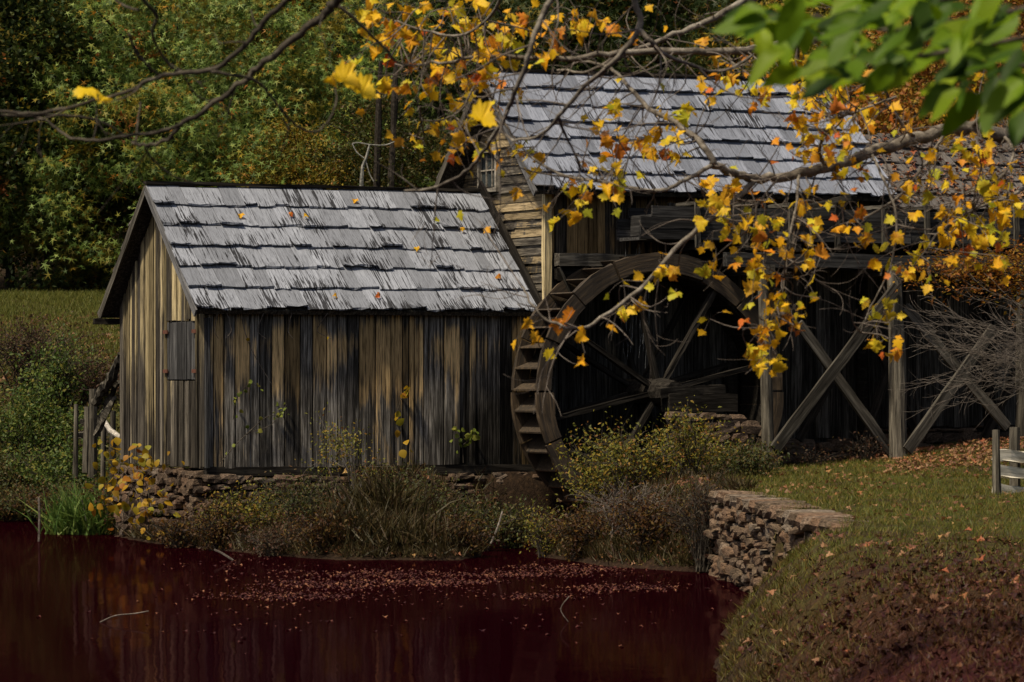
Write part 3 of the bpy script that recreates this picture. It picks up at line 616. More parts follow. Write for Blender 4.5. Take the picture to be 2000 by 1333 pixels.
# front wall: upper boards over the wheel, darker boards below
mf = MB().box(W((MU0+MU1)/2, MVC+.09, 3.6), UD*((MU1-MU0)/2), VD*.03, ZD*2.3).build('front_wall', M_lower, mill)
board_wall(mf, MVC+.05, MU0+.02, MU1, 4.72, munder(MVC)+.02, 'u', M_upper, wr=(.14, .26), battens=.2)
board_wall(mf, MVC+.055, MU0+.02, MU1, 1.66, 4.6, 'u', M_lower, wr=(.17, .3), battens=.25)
beam('corner_post', W(MU0-.02, MVC-.02, 2.2), W(MU0-.02, MVC-.02, munder(MVC)+.02), .13, .13, M_gable, mill, .006, up=VD)
u1, _ = uz(1250, 500, MVC-.2)
beam('wall_log', W(MU0+.1, MVC-.14, 4.68), W(u1+.9, MVC-.14, 4.70), .26, .2, M_beam, mill, .022, 9)
beam('wall_log', W(MU0+.1, MVC-.10, 4.44), W(u1+.9, MVC-.10, 4.44), .2, .2, M_dbeam, mill, .02, 9)
beam('bracket', W(MU0+.12, MVC-.2, 4.55), W(MU0+.38, MVC-.2, 3.98), .04, .1, M_beam, mill, .004, up=VD)
beam('bracket', W(MU0+.05, MVC-.16, 3.99), W(MU0+.5, MVC-.16, 3.99), .1, .12, M_beam, mill, .006)
mr = roof_deck(MU0-.40, 12.3, MVE, MZE, MVR, MZR).build('roof', M_lower, mill)
shingle_roof(mr, MU0-.43, 12.33, MVE-.04, MZE, MVR, MZR, 7, M_shing2, seed=11, wr=(.18, .36), rag=.014)
mrb = roof_deck(MU0-.40, 12.3, MVB, MZE, MVR, MZR).build('rear_roof_slope', M_lower, mill)
shingle_roof(mrb, MU0-.43, 12.33, MVB+.04, MZE, MVR, MZR, 6, M_shing3, seed=12, wr=(.5, .9))
beam('barge_board', *bargepts(MU0-.415, MVE-.02, MZE, MVR, MZR, .05), .03, .13, M_barge, mill, .004)
beam('barge_board', *bargepts(MU0-.415, MVB+.02, MZE, MVR, MZR, .05), .03, .13, M_beam, mill, .004)
beam('ridge_board', W(MU0-.42, MVR, MZR+.05), W(12.32, MVR, MZR+.05), .16, .05, M_dbeam, mill, .008, 10)
for v, zz in ((MVB-.25, MZE+.1), (MVB-.9, MZE+.72), (MVB-1.5, MZE+1.3)):
    beam('purlin', W(MU0-.38, v, zz-.02), W(MU0+.1, v, zz-.02), .1, .1, M_dbeam, mill, .006)
MB().box(W((MU0+MU1)/2, MD, 3.6), UD*((MU1-MU0)/2), VD*.03, ZD*2.3).build('rear_wall', M_lower, mill)
mfo = MB().box(W((MU0+MU1)/2+.1, 1.5, .5), UD*((MU1-MU0)/2-.2), VD*1.6, ZD*1.1).build('foundation', M_soil, mill)
lay_stones(mfo, W(MU0+3, MVC, 0), W(MU1+.2, MVC, 0), .85, 1.65, .3, SM, wr=(.25, .6), hr=(.16, .26))

# wing to the right of the mill house
wing = thing('mill_wing', W(16, 1, 0), 'dark board wing with brown leaf strewn roof at the right edge', 'building')
wv_e, wz_e, wv_r, wz_r = -.55, 5.62, 1.1, 7.02
wr_ = roof_deck(12.35, 19.5, wv_e, wz_e, wv_r, wz_r).build('roof', M_lower, wing)
shingle_roof(wr_, 12.36, 19.5, wv_e-.04, wz_e, wv_r, wz_r, 5, M_shing3, seed=21, wr=(.2, .42), rag=.03)
roof_deck(12.35, 19.5, 2.8, wz_e, wv_r, wz_r).build('rear_roof_slope', M_shing3, wing)
ww = MB().box(W(15.8, -.13, 3.6), UD*3.7, VD*.03, ZD*2.05).build('front_wall', M_lower, wing)
board_wall(ww, -.16, 12.1, 19.5, 1.85, 5.6, 'u', M_lower, wr=(.2, .34), battens=.25)
MB().box(W(15.8, 2.6, 3.5), UD*3.7, VD*.03, ZD*2.1).build('rear_wall', M_lower, wing)
wfo = MB().box(W(15.8, 1.2, .7), UD*3.6, VD*1.2, ZD*1.1).build('foundation', M_soil, wing)
lay_stones(wfo, W(12.2, -.16, 0), W(18, -.16, 0), 1.0, 1.84, .3, SM, wr=(.25, .6), hr=(.16, .26))

# ------------------------------------------------------------------ water wheel
WU, WZ, WR, WV0, WV1 = 7.43, 2.49, 2.28, -1.45, -.52
wheel = thing('water_wheel', W(WU, -1, 0), 'large brown wooden overshot water wheel between shed and flume posts', 'water wheel')
def wp(a, r, v): return W(WU+r*math.cos(a), v, WZ+r*math.sin(a))
NS = 16
for v0, v1 in ((WV0-.05, WV0+.03), (WV1-.03, WV1+.05)):
    for k in range(NS):
        a0 = 2*math.pi*(k+.02)/NS; a1 = 2*math.pi*(k+.98)/NS; mb = MB(); vs_ = []; st = 5
        ri = WR-.29+rnd.uniform(-.02, .02); ro = WR+rnd.uniform(-.015, .02); dv = rnd.uniform(-.022, .022)
        for i in range(st):
            a = a0+(a1-a0)*i/(st-1)
            for (r_, v) in ((ri, v0), (ro, v0), (ro, v1), (ri, v1)): vs_.append(wp(a, r_+rnd.uniform(-.016, .016), v+dv+rnd.uniform(-.008, .008)))
        fs = [(0, 1, 2, 3), tuple(4*(st-1)+j for j in (3, 2, 1, 0))]
        for i in range(st-1):
            for j in range(4): a = 4*i+j; c_ = 4*i+(j+1) % 4; fs.append((c_, a, a+4, c_+4))
        mb.add(vs_, fs).build('rim_segment', M_rim, wheel)
    # inner curb ring, thinner
NB = 40
for k in range(NB):
    a = 2*math.pi*k/NB+.04; mb = MB(); da = .10
    p_o = lambda v, w_=0: wp(a+da+w_, WR-.01, v)
    p_i = lambda v, w_=0: wp(a+w_, WR-.33, v)
    tw = .012
    vs_ = [p_i(WV0+.03), p_i(WV1-.03), p_o(WV1-.03), p_o(WV0+.03), p_i(WV0+.03, tw), p_i(WV1-.03, tw), p_o(WV1-.03, tw), p_o(WV0+.03, tw)]
    mb.add(vs_, [(0, 1, 2, 3), (7, 6, 5, 4), (0, 4, 5, 1), (1, 5, 6, 2), (2, 6, 7, 3), (3, 7, 4, 0)]).build('bucket_board', M_rim, wheel)
for k in range(NB):     # sole boards closing the drum
    a0 = 2*math.pi*(k+.03)/NB+.04; a1 = 2*math.pi*(k+.97)/NB+.04; mb = MB()
    vs_ = [wp(a0, WR-.33, WV0+.03), wp(a1, WR-.33, WV0+.03), wp(a1, WR-.33, WV1-.03), wp(a0, WR-.33, WV1-.03)]
    vs_ += [wp(a0, WR-.30, WV0+.03), wp(a1, WR-.30, WV0+.03), wp(a1, WR-.30, WV1-.03), wp(a0, WR-.30, WV1-.03)]
    mb.add(vs_, [(0, 3, 2, 1), (4, 5, 6, 7), (0, 1, 5, 4), (1, 2, 6, 5), (2, 3, 7, 6), (3, 0, 4, 7)]).build('sole_board', M_dbeam, wheel)
for v in (WV0+.08, WV1-.08):
    for k in range(8):
        a = R(13+45*k+(2 if v > -1 else 0)); beam('spoke', wp(a, .16, v), wp(a, WR-.2, v), .08, .12, M_dbeam, wheel, .008, up=VD)
MB().tube([W(WU, WV0-.55, WZ), W(WU, WV0-.1, WZ), W(WU, WV1+.2, WZ)], [.17, .22, .22], 12).build('axle', M_dbeam, wheel)
pier = thing('bearing_pier', W(8.2, -1.95, 0), 'timber topped stone pier carrying the wheel axle behind the bush', 'pier')
bu0, bz0 = uz(1300, 768, -1.95); bu1, _ = uz(1432, 768, -1.95)
beam('bearing_beam', W(bu0, -1.95, bz0-.16), W(bu1, -1.95, bz0-.16), .34, .3, M_dbeam, pier, .015)
beam('bearing_beam', W(WU-.3, -1.95, bz0+.0), W(WU+.9, -1.95, bz0+.06), .22, .16, M_dbeam, pier, .012)
pc = MB().box(W((bu0+bu1)/2, -1.95, .9), UD*.5, VD*.2, ZD*.9).build('pier_core', M_soil, pier)
lay_stones(pc, W(bu0+.0, -2.12, 0), W(bu1+.25, -2.12, 0), .2, bz0-.34, .3, SM, wr=(.2, .4), hr=(.13, .2))
# ------------------------------------------------------------------ flume and trestle
flume = thing('wooden_flume', W(12, -1.1, 1), 'grey plank flume trough on braced log trestle above the wheel', 'flume')
FU0 = uz(1250, 440, -1.5)[0]; FZ0 = 5.0; FZ1 = 5.52; FV0, FV1 = -1.5, -.62
for fv, lab in ((FV0, 0), (FV1, 1)):
    u = FU0
    lens = [2.55, 2.6, 2.5, 4.2]
    for row in range(3):
        u = FU0+(0 if row < 2 else .22)
        for L in lens:
            if row: L = L*(.8 if row == 1 else 1.1)
            beam('trough_plank', W(u, fv+rnd.uniform(-.012, .012), FZ0+.1+row*.185), W(u+L-.01, fv+rnd.uniform(-.012, .012), FZ0+.1+row*.185-.012), .055, .178, M_flume, flume, .006, 5); u += L
beam('trough_floor', W(FU0+.02, (FV0+FV1)/2, FZ0+.02), W(FU0+12, (FV0+FV1)/2, FZ0), .8, .05, M_flume, flume, .004)
beam('trough_gate', W(FU0+.25, FV0+.05, FZ0+.25), W(FU0+.25, FV1-.05, FZ0+.25), .04, .34, M_flume, flume, .004)
for px in (1363, 1455, 1546, 1635, 1727, 1812, 1900, 1985):
    for fv in (FV0-.06, FV1+.06):
        u, _ = uz(px, 440, FV0-.06); beam('trough_stake', W(u, fv, FZ0-.12), W(u+rnd.uniform(-.02, .02), fv, FZ1+.16+rnd.uniform(-.06, .06)), .09, .06, M_beam, flume, .008, up=VD)
    u, _ = uz(px, 440, FV0); beam('trough_tie', W(u, FV0-.12, FZ1+.1), W(u, FV1+.12, FZ1+.1), .07, .06, M_beam, flume, .006)
    beam('joist', W(u+.02, FV0-.2, FZ0-.1), W(u+.02, FV1+.2, FZ0-.1), .12, .13, M_dbeam, flume, .01)
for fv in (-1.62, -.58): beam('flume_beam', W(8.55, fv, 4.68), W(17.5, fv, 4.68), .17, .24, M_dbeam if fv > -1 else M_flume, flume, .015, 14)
beam('cover_board', W(uz(1560, 400, FV0-.1)[0], FV0-.12, FZ1+.03), W(uz(1660, 385, FV0-.1)[0], FV0-.12, FZ1+.24), .04, .1, M_beam, flume, .006)
PU = (9.22, 11.73, 14.25, 16.8); PV = -1.78
for i, u in enumerate(PU):
    r0 = (.10, .145, .13, .13)[i]; lean = (.06, .04, 0, 0)[i]
    X_, Y_, _ = W(u, PV, 0); gz = hz(X_, Y_)-.1
    pole('post', [W(u+lean*1.5, PV, gz), W(u+lean*.4, PV, 2.6), W(u-lean, PV, 4.58)], (r0*1.12, r0*.88), M_post, flume, 11, .07)
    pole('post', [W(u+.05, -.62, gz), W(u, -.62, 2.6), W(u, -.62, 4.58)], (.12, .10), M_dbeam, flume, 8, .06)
    beam('cap_beam', W(u, -1.95, 4.52), W(u, -.42, 4.52), .2, .16, M_beam, flume, .01)
def brace(p0, p1, v, w_=.2, m=M_beam, th=.07):
    a, b_ = uz(*p0, v), uz(*p1, v); beam('brace', W(a[0], v, a[1]), W(b_[0], v, b_[1]), th, w_, m, flume, .007, 7, up=-VD.cross((W(b_[0], v, b_[1])-W(a[0], v, a[1])).normalized()) if False else None)
brace((1512, 878), (1752, 560), PV-.2, .19); brace((1560, 632), (1752, 900), PV+.16, .17)
brace((1772, 880), (1942, 640), PV-.2, .19); brace((1768, 600), (1968, 835), PV+.16, .17)
brace((1700, 640), (1790, 850), -.75, .15, M_dbeam); brace((1690, 860), (1760, 640), -.75, .15, M_dbeam)
brace((1560, 860), (1700, 600), -.72, .14, M_dbeam); brace((1900, 900), (1990, 720), -.72, .15, M_dbeam)
# thin falling water over the wheel
mb = MB()
for k in range(46):
    u = WU-.2+rnd.gauss(0, .12); v = rnd.uniform(-1.35, -.7); z1 = rnd.uniform(3.2, 5.0); L = rnd.uniform(.15, .5)
    mb.tube([W(u, v, z1), W(u-.02, v, z1-L)], [.004, .006], 3)
tag(mb.build('falling_water', M_spray), 'thin streaks of water falling inside the wheel', 'water', None, 'stuff')

# ------------------------------------------------------------------ retaining wall, fences
rw = thing('retaining_wall', (3.1, 50, 0), 'dry stone retaining wall with flat caps edging the lawn', 'stone wall')
wallpts = [(2.9, 54.2), (2.97, 53.0), (3.2, 48.5), (3.42, 44.2), (3.6, 41.6)]
for i in range(4):
    a, b_ = wallpts[i], wallpts[i+1]
    MB().box(((a[0]+b_[0])/2+.3, (a[1]+b_[1])/2, .45), Vector((b_[0]-a[0], b_[1]-a[1], 0))/2, Vector((.17, .02, 0)), ZD*.6).build('wall_core', M_soil, rw)
    lay_stones(rw, b_, a, -.1, 1.0, .34, SM2, wr=(.26, .8), hr=(.08, .15))
    d = Vector((b_[0]-a[0], b_[1]-a[1], 0)); L = d.length; d /= L; s = 0
    while s < L:
        w_ = rnd.uniform(.5, .85); c_ = Vector((*a, 0))+d*(s+w_/2)
        link('cap_stone', rnd.choice(SM2), (c_.x+.12, c_.y, 1.09+rnd.uniform(-.015, .02)), rw, (rnd.uniform(-.04, .04), 0, math.atan2(d.y, d.x)+rnd.uniform(-.08, .08)), (w_*1.02, .62, .17)); s += w_

fen = thing('split_rail_fence', at(1970, 970, 51), 'pale split rail fence with grey posts at the right edge of the lawn', 'fence')
def gpt(px, Y): x = (px-1000)/F*Y; return Vector((x, Y, hz(x, Y)))
a = gpt(1948, 51.5); c_ = gpt(1982, 52.6); e = gpt(2140, 54)
zt = EYE+(HOR-840)/F*51.5
pole('post', [a-ZD*.1, Vector((a.x-.02, a.y, zt))], (.065, .05), M_post, fen); pole('post', [c_-ZD*.1, Vector((c_.x, c_.y, zt+.02))], (.075, .075), M_post, fen)
pole('post', [e-ZD*.1, e+ZD*.95], (.07, .06), M_post, fen)
for k, (y0, y1) in enumerate(((888, 902), (920, 938), (958, 972))):
    z0 = EYE+(HOR-y0)/F*52; z1 = EYE+(HOR-y1)/F*53
    beam('rail', Vector((a.x+.05, 52.05, z0)), Vector((e.x, 53.2, z1-.05)), .13, .16-.02*(k == 1), M_rail, fen, .022, 9)

old = thing('log_fence', at(190, 880, 72), 'crooked grey log fence among weeds behind the shed corner', 'fence')
for px, y0, y1, r_ in ((147, 790, 880, .05), (168, 795, 870, .07), (201, 800, 905, .055), (219, 803, 880, .06), (180, 760, 880, .09)):
    p = at(px, y1, 71); pole('post', [p-ZD*.5, at(px+2, y0, 71)], (r_, r_*.85), M_post, old)
beam('rail', at(156, 824, 71), at(203, 826, 71), .08, .08, M_post, old, .02)
pole('rail', [at(203, 822, 70.6), at(216, 842, 70.2), at(240, 858, 69.5)], (.045, .05), M_beamgrey, old)
beam('rail', at(150, 850, 71.3), at(210, 845, 71.5), .1, .1, M_post, old, .02)
log = thing('leaning_log', at(215, 800, 69), 'twisted weathered log leaning against the back corner of the shed', 'log')
mb = MB(); pth = smooth_path([at(186, 790, 69.3), at(203, 760, 69), at(222, 730, 68.6), at(236, 690, 68.3)], 5)
mb.tube(pth, [.07, .08, .07, .09, .1, .08, .1, .08, .07, .09, .08, .07, .06, .06, .05, .04], 9); 
for i in range(len(mb.v)): mb.v[i] += Vector((rnd.uniform(-1, 1), 0, rnd.uniform(-1, 1)))*.03
mb.build('trunk', M_post, log)
beam('split_slab', at(192, 830, 69.4), at(230, 745, 68.9), .06, .1, M_post, log, .03); beam('split_slab', at(186, 850, 69.3), at(224, 775, 68.9), .05, .07, M_post, log, .03)

# ------------------------------------------------------------------ trees
def curve_twig(p, d, L, bend, n=6, rr=None):
    r_ = rr or rnd; out = [p.copy()]; q_ = p.copy(); d = d.normalized(); b_ = Vector((r_.uniform(-1, 1), r_.uniform(-.6, .6), r_.uniform(-1, 1)))*bend
    for i in range(n): d = (d+b_/n+Vector((r_.uniform(-1, 1), r_.uniform(-1, 1), r_.uniform(-1, 1)))*.12).normalized(); q_ = q_+d*(L/n); out.append(q_.copy())
    return out
CROWNS = {}
def crown_data(key, rx, rz, nclump, per, cr, size, tmpl, m, seed, up=.4, shape=1.0):
    """leaf clumps in a crown volume centred on the origin"""
    if key in CROWNS: return CROWNS[key]
    g = np.random.default_rng(seed)
    d = g.normal(size=(nclump, 3)); d /= np.linalg.norm(d, axis=1)[:, None]
    rad = g.random(nclump)**.42; C_ = d*rad[:, None]*np.array([rx, rx, rz])
    tpr = 1-.45*np.clip(C_[:, 2]/rz, -1, 1)*shape; C_[:, 0] *= tpr; C_[:, 1] *= tpr
    C_ += g.normal(size=C_.shape)*.25
    cs = cr*g.uniform(.55, 1.35, nclump)
    P_ = np.repeat(C_, per, 0)+g.normal(size=(nclump*per, 3))*np.repeat(cs, per)[:, None]*np.array([1, 1, .55])
    P_ = P_[g.random(len(P_)) < .93]
    me = flatmesh('crown', tmpl, P_, rotations(len(P_), up, g, (-.3, -.7, 0)), size*g.uniform(.6, 1.25, len(P_)), m)
    CROWNS[key] = (me, C_); return me, C_
def forest_tree(name, label, x, y, key, m, crown_z, scale=1.0, tr=.2, rotz=0., squash=1.0, bark=None, limbs=16, group='trees on the hillside behind the mill'):
    me, C_ = CROWNS[key]; zg = hz(x, y); root = thing(name, (x, y, zg), label, 'tree', group); r_ = random.Random(int(x*97+y*13))
    o = link('crown', me, (x, y, zg+crown_z), root, (0, 0, rotz), (scale, scale, scale*squash)); o['kind'] = 'stuff'
    o.material_slots[0].link = 'OBJECT'; o.material_slots[0].material = m
    mb = MB(); top = zg+crown_z+C_[:, 2].max()*scale*squash*.6
    tp = [Vector((x+r_.uniform(-.15, .15)*i, y, zg-.3+(top-zg+.3)*i/6)) for i in range(7)]
    mb.tube(tp, [tr*1.35, tr, tr*.9, tr*.75, tr*.55, tr*.35, tr*.15], 8)
    ca, sa = math.cos(rotz), math.sin(rotz)
    for i in r_.sample(range(len(C_)), min(limbs, len(C_))):
        c_ = C_[i]*scale; e_ = Vector((x+ca*c_[0]-sa*c_[1], y+sa*c_[0]+ca*c_[1], zg+crown_z+c_[2]*squash))
        f = min(.9, max(.15, (e_.z-zg)/(top-zg)*.7)); k = f*6; a = tp[int(k)].lerp(tp[min(6, int(k)+1)], k-int(k))
        md = a.lerp(e_, .5)+Vector((0, 0, .25)); mb.tube([a, md, e_], [tr*.3, tr*.17, .02], 5)
    mb.build('trunk', bark or M_trunk, root); return root
crown_data('oak', 5.0, 4.8, 300, 130, .40, .215, T_oak, M_oak, 1)
crown_data('oak2', 4.2, 4.4, 220, 110, .40, .23, T_oak, M_oak, 2)
crown_data('fine', 4.0, 4.6, 300, 90, .45, .17, T_small, M_yel, 3)
crown_data('hemlock', 3.2, 5.2, 340, 120, .42, .15, T_needle, M_dk, 4, .6, 1.6)
crown_data('thin', 3.0, 3.2, 130, 60, .4, .14, T_small, M_orange, 5)
def fx(px, Y): return (px-1000)/F*Y
FT = [  # name, label, px, Y, key, material, crown height above ground, scale, trunk radius
    ('oak_tree', 'light green pin oak with drooping boughs behind the shed roof peak', 330, 103, 'oak', M_oak, 4.4, 1.0, .22),
    ('oak_tree', 'green oak with a few orange sprays behind the shed ridge', 640, 106, 'oak2', M_oak, 4.2, 1.05, .2),
    ('oak_tree', 'low light green oak over the far left lawn edge', 140, 104, 'oak2', M_oak, 4.6, .95, .2),
    ('hemlock_tree', 'dark hemlock with thick trunk at the far left above the lawn', -40, 102, 'hemlock', M_dk, 6.6, .95, .34),
    ('yellow_birch_tree', 'thin yellow leaved tree showing above the oaks near the middle left', 440, 116, 'fine', M_yel, 6.2, 1.0, .16),
    ('oak_tree', 'dark oak close behind the mill house gable', 840, 108, 'oak2', M_dk, 5.0, 1.05, .22),
    ('hemlock_tree', 'dark evergreen left of the mill house peak above the oaks', 640, 121, 'hemlock', M_dk, 6.0, 1.25, .25),
    ('hemlock_tree', 'dark evergreen above the mill house roof ridge', 1150, 112, 'hemlock', M_dk, 6.4, 1.1, .25),
    ('oak_tree', 'dusky oak behind the right half of the mill roof', 1420, 110, 'oak2', M_dk, 5.6, 1.1, .22),
    ('yellow_birch_tree', 'golden small leaved tree behind the roof at right', 1640, 104, 'fine', M_yel, 4.6, 1.0, .16),
    ('orange_maple_tree', 'orange brown tree rising behind the wing at far right', 1930, 98, 'fine', M_orange, 4.4, 1.0, .16),
    ('oak_tree', 'dim oak in the second row at upper left', 120, 118, 'oak', M_oak, 6.5, 1.15, .25),
    ('oak_tree', 'tall dim oak behind everything near the upper middle', 900, 128, 'fine', M_dk, 7, 1.6, .25),
    ('oak_tree', 'tall dim oak behind everything above the roof at right', 1500, 128, 'oak', M_dk, 7, 1.3, .25),
    ('oak_tree', 'tall dim oak at the far upper right corner', 1880, 122, 'oak', M_yel, 6.5, 1.15, .25),
    ('hemlock_tree', 'dark evergreen at the far upper left corner', -60, 118, 'hemlock', M_dk, 6.0, 1.3, .25),
    ('yellow_birch_tree', 'olive small leaved sapling beside the hemlock trunk at left', 150, 108, 'fine', M_yel, 4.2, .75, .1),
    ('yellow_birch_tree', 'low olive thicket tree just left of the mill gable', 740, 101, 'fine', M_weed, 2.4, .62, .1),
    ('dark_thicket_tree', 'dark low tree filling the gap at the far left above the lawn', 20, 104, 'fine', M_dk, 2.6, .9, .12),
    ('yellow_birch_tree', 'low russet tree behind the shed roof', 560, 100, 'fine', M_yel, 2.2, .5, .1),
]
for i, (n_, lab, px, Y, key, m, cz, s, tr) in enumerate(FT): forest_tree(n_, lab, fx(px, Y), Y, key, m, cz, s, tr, i*1.3)
sn_ = thing('dead_snag', (fx(718, 97), 97, hz(fx(718, 97), 97)), 'pale dead branching snag left of the mill house gable', 'dead tree')
mb = MB(); b0 = at(706, 352, 97); mb.tube(smooth_path([b0-ZD*2.6, b0, at(715, 310, 97), at(722, 283, 97)], 3), [.07, .065, .06, .055, .045, .045, .035, .035, .03, .025], 6)
for pts in ([(722, 283), (700, 279), (688, 281)], [(722, 283), (752, 284), (778, 276), (788, 290)], [(688, 281), (697, 298), (712, 310)], [(714, 312), (722, 340), (730, 355)]):
    mb.tube(smooth_path([at(x, y, 97) for x, y in pts], 3), .016, 5)
mb.build('trunk', M_snag, sn_)
trs = thing('bare_trunk_pair', (fx(745, 99), 99, hz(fx(745, 99), 99)), 'two slim dark trunks standing just left of the mill roof', 'tree')
for px in (738, 768):
    pole('trunk', [at(px-8, 380, 99)-ZD*2, at(px, 250, 99), at(px+6, 120, 99)], (.1, .07), M_trunk, trs, 8, .2)

# ---- foreground trees: traced limbs at their own distances, twigs and leaves grown from them
def near_tree(name, label, trunk, limbs, bark, seed):
    r_ = random.Random(seed); root = thing(name, (trunk[0][0], trunk[0][1], hz(trunk[0][0], trunk[0][1])), label, 'tree')
    mb = MB(); mb.tube(smooth_path([(x, y, z) for x, y, z, _ in trunk], 3), list(np.interp(np.linspace(0, len(trunk)-1, (len(trunk)-1)*3+1), range(len(trunk)), [t_[3] for t_ in trunk])), 10)
    mb.build('trunk', bark, root); paths = []
    for (pts, r0, r1) in limbs:
        P_ = [Vector(p) if len(p) == 3 and isinstance(p, Vector) else at(*p) for p in pts]
        S = smooth_path(P_, 5); n_ = len(S); S = [p+Vector((r_.uniform(-1, 1), 0, r_.uniform(-1, 1)))*min(r0, .03)*.35 for p in S]
        rad = [r0+(r1-r0)*(i/(n_-1))**.8 for i in range(n_)]
        MB().tube(S, rad, 8).build('limb', bark, root, True); paths.append((S, rad))
    return root, paths, r_
def grow_twigs(root, paths, r_, step, L, m, rr=.006, sub=.6, vis=None, droop=-.2):
    mb = MB(); ends = []
    for S, rad in paths:
        acc = 0
        for i in range(1, len(S)):
            acc += (S[i]-S[i-1]).length
            if acc < step: continue
            acc = r_.uniform(-.3, .3)*step; d = (S[i]-S[i-1]).normalized()
            side = Vector((r_.uniform(-1, 1), r_.uniform(-.8, .8), r_.uniform(-1, 1)+droop)); side = (side-d*side.dot(d)).normalized()
            l_ = L*r_.uniform(.4, 1.3); T = curve_twig(S[i], d*.5+side, l_, 1.5, 7, r_); r0 = min(rad[i]*.6, rr*1.5); r0 = max(r0, rr*.7)
            mb.tube(T, [r0+(rr*.35-r0)*k/7 for k in range(8)], 4, False); ends.append(T[-1])
            for j in (2, 3, 4, 5, 6):
                if r_.random() < sub:
                    dd = (T[j]-T[j-1]).normalized()+Vector((r_.uniform(-1, 1), r_.uniform(-1, 1), r_.uniform(-1, 1)))*.8
                    T2 = curve_twig(T[j], dd, l_*r_.uniform(.25, .6), 1.5, 5, r_); mb.tube(T2, [rr*.6, rr*.5, rr*.45, rr*.4, rr*.35, rr*.3], 3, False); ends.append(T2[-1])
    if mb.v: o = mb.build('twigs', m, root); o['kind'] = 'stuff'
    return ends
MAPLE_ME = []
for k in range(6):
    tv, tf = T_maple; q_ = tv.copy(); g_ = np.random.default_rng(k)
    q_[:, 2] += .26*np.sin(q_[:, 0]*5+k)+.12*np.sin(q_[:, 1]*6+k*2)+g_.normal(size=len(q_))*.025; q_[:, 0] *= g_.uniform(.85, 1.1); q_[:, 2] -= g_.uniform(0, .5)*(q_[:, 1]-.3)**2
    q_[:, 1] += .16    # petiole gap
    mm = flatmesh('leaf', (q_, tf), np.zeros((1, 3)), np.eye(3)[None], 1, M_maple); mm.shade_smooth(); MAPLE_ME.append(mm)
def leaf_rot(r_, face=1.0, hang=.9):
    n_ = Vector((r_.gauss(0, .85), r_.gauss(0, .7)-face*.8, r_.gauss(0, .85)+.4)).normalized()
    y = Vector((r_.gauss(0, .8), r_.gauss(0, .5), r_.gauss(0, .6)-hang)); y = (y-n_*y.dot(n_)).normalized(); x = y.cross(n_)
    return Matrix((x, y, n_)).transposed()

